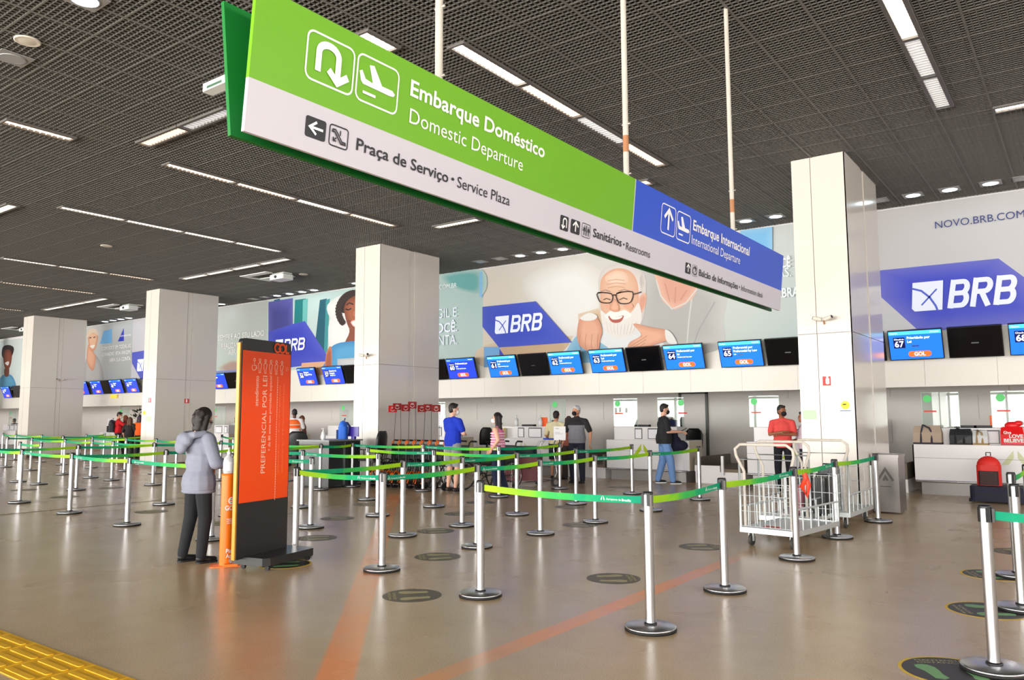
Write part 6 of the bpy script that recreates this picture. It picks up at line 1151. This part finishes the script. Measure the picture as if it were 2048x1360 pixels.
def held(root, p, s, rz=0.): return root.matrix_world if False else (Matrix.Translation(root.location) @ Matrix.Rotation(root.rotation_euler[2], 4, 'Z')) @ (Vector(p)*s)
c = held(jm, (.08, .43, 1.17), 1.8/1.75); ph = thing('phone', 'dark phone in the hands of the man in the black T-shirt', 'phone', c, math.radians(-52)); MB().rbox(-.035, .035, -.07, .07, 0, .009, .01).build('case', DARK, ph); MB().rbox(-.031, .031, -.064, .064, .009, .0105, .008).build('screen', OFFS, ph); ph.rotation_euler = (.5, 0, math.radians(-52))
c = held(jm, (-.12, .4, .82), 1.8/1.75); jk = thing('jacket', 'navy jacket hanging over the arm of the man in the black T-shirt', 'jacket', c, math.radians(-52)); remesh(MB().ell((0, 0, .0), (.12, .17, .12)).ell((.0, -.1, .06), (.1, .12, .16)).ell((.02, -.14, .22), (.09, .08, .14)).cap((0, -.15, .0), .08, (0, -.12, -.12), .06), 'fabric', .014, mat('cloth_navy', (24, 26, 52), .85), jk, 4)
q = aty(1563, 815, 16.2); person('man in a coral red T-shirt and black mask with arms crossed behind the carts', q.x, q.y, 197, 1.73, 'brown', (34, 26, 24), (238, 84, 80), .75, (26, 24, 34), False, (30, 28, 28), None, CROSS, (38, 0), 0, (24, 20, 28), .88, 1.05, bulk=1.06)
q = aty(1601, 835, 16.3); person('person in a pale pink shirt half hidden by the counter pillar', q.x+.07, q.y, 120, 1.6, 'brown', (40, 30, 28), (222, 204, 216), 1.1, (40, 40, 60), arms={'re': (.24, .08, 1.12), 'rw': (.1, .3, 1.08)})
q = aty(1112, 822, 16.25); person('man in a cream T-shirt seen from behind at the counter with the blue trolley', q.x, q.y, 12, 1.66, 'tan', (28, 24, 22), (226, 216, 176), .8, (34, 40, 50), True, (60, 50, 44), None, {'re': (.26, .1, 1.14), 'rw': (.18, .34, 1.06), 'le': (-.28, .06, 1.12), 'lw': (-.2, .3, 1.04)}, (0, 0), 0, None, .9, 1.1)
q = aty(1134, 832, 16.35); person('long brown haired woman between the cream shirt man and the grey polo man', q.x+.05, q.y, 60, 1.53, 'light', (76, 44, 32), (150, 84, 66), .6, (52, 44, 44), longhair=.24, mask=(236, 232, 232))
q = aty(1341, 819, 18.0); person('counter attendant in a white cap and navy top behind the lime emblem counter', q.x, q.y, 170, 1.7, 'light', (60, 50, 44), (30, 34, 60), 1.2, (30, 30, 40), look=(20, 20), mask=(236, 236, 238), cap=(206, 206, 214))
q = aty(1772, 802, 19.6); person('counter attendant whose dark hair peeps past the counter pillar', q.x-.36, q.y, 200, 1.74, 'light', (24, 22, 24), (226, 226, 230), 1.2, (30, 30, 40), mask=(238, 238, 238))
# group before the second pillar
q = aty(238, 824, 16.1); rm = person('man in a red hooded shirt hugging the women at the far counter', q.x, q.y, -30, 1.79, 'tan', (40, 28, 24), (206, 20, 30), 1.3, (34, 36, 50), arms={'re': (.24, .2, 1.25), 'rw': (.05, .45, 1.28), 'le': (-.24, .18, 1.22), 'lw': (-.02, .4, 1.2)}, look=(0, 18), mask=(232, 228, 226))
c = held(rm, (0, -.24, .98), 1.0); backpack(tuple(c), math.radians(-30)+PI*0, 1.15, mat('backpack_black', (34, 32, 42), .6), mat('backpack_black_pocket', (24, 22, 30), .6), 'black backpack on the back of the man in red')
q = aty(247, 832, 16.35); person('auburn haired woman embraced by the man in red', q.x-.02, q.y+.1, 130, 1.66, 'light', (140, 70, 40), (120, 60, 50), 1.0, (40, 34, 36), longhair=.16, mask=(232, 224, 220))
q = aty(256, 838, 15.7); person('brown haired woman in black with her back to the embracing pair', q.x+.15, q.y, 30, 1.58, 'light', (92, 56, 36), (34, 30, 32), 1.0, (30, 28, 32), longhair=.3)
q = aty(266, 842, 16.6); person('person in a cream top leaning on the far counter beside the embracing group', q.x, q.y, 160, 1.5, 'tan', (90, 66, 48), (216, 204, 180), 1.2, (80, 76, 70), lean=.12)
q = aty(280, 836, 15.9); person('person in an orange T-shirt with dark hair seen from behind at the second pillar', q.x, q.y, 10, 1.66, 'tan', (44, 32, 44), (250, 92, 14), .8, (24, 24, 30), longhair=.1)
q = aty(589, 817, 16.2); vm = person('man in a white shirt and orange safety vest beside the totem edge', q.x, q.y, 40, 1.8, 'dark', (26, 22, 22), (232, 228, 230), .85, (40, 40, 48), arms={'re': (.25, .05, 1.14), 'rw': (.24, .16, .9)}, look=(20, 10), mask=(236, 236, 236))
s_ = 1.8/1.75; remesh(MB().ell((0, 0, 1.29*s_), (.214*s_, .152*s_, .17*s_)).ell((0, .01, 1.08*s_), (.206*s_, .152*s_, .22*s_)), 'safety_vest', .013, mat('vest_orange', (255, 104, 22), .6), vm, 4, cut=[((0, 0, .95*s_), (0, 0, -1)), ((0, 0, 1.42*s_), (0, 0, 1))])
vb = MB()
for z in (1.02, 1.14, 1.26): vb.tube([(.212*s_*math.cos(j*PI/12), .152*s_*math.sin(j*PI/12), z*s_) for j in range(24)], .016, 6, closed=True)
vb.build('reflective_band', mat('reflective', (240, 216, 200), .4), vm)
q = aty(606, 831, 18.05); person('brown haired clerk bent over the desk next to the orange vest', q.x, q.y, 150, 1.6, 'brown', (110, 70, 44), (150, 90, 70), 1.0, (40, 40, 44), look=(0, 30))
q = aty(473, 835, 17.9); person('clerk in white at the notice counter, cut by the totem edge', q.x+.05, q.y, 190, 1.6, 'tan', (30, 26, 26), (226, 226, 230), 1.2, (40, 40, 44), longhair=.1)
q = aty(31, 837, 17.98); person('man in navy leaning at the far counter beside the third pillar', q.x, q.y, 120, 1.56, 'brown', (36, 28, 26), (32, 28, 52), 1.0, (40, 40, 50), lean=.05)
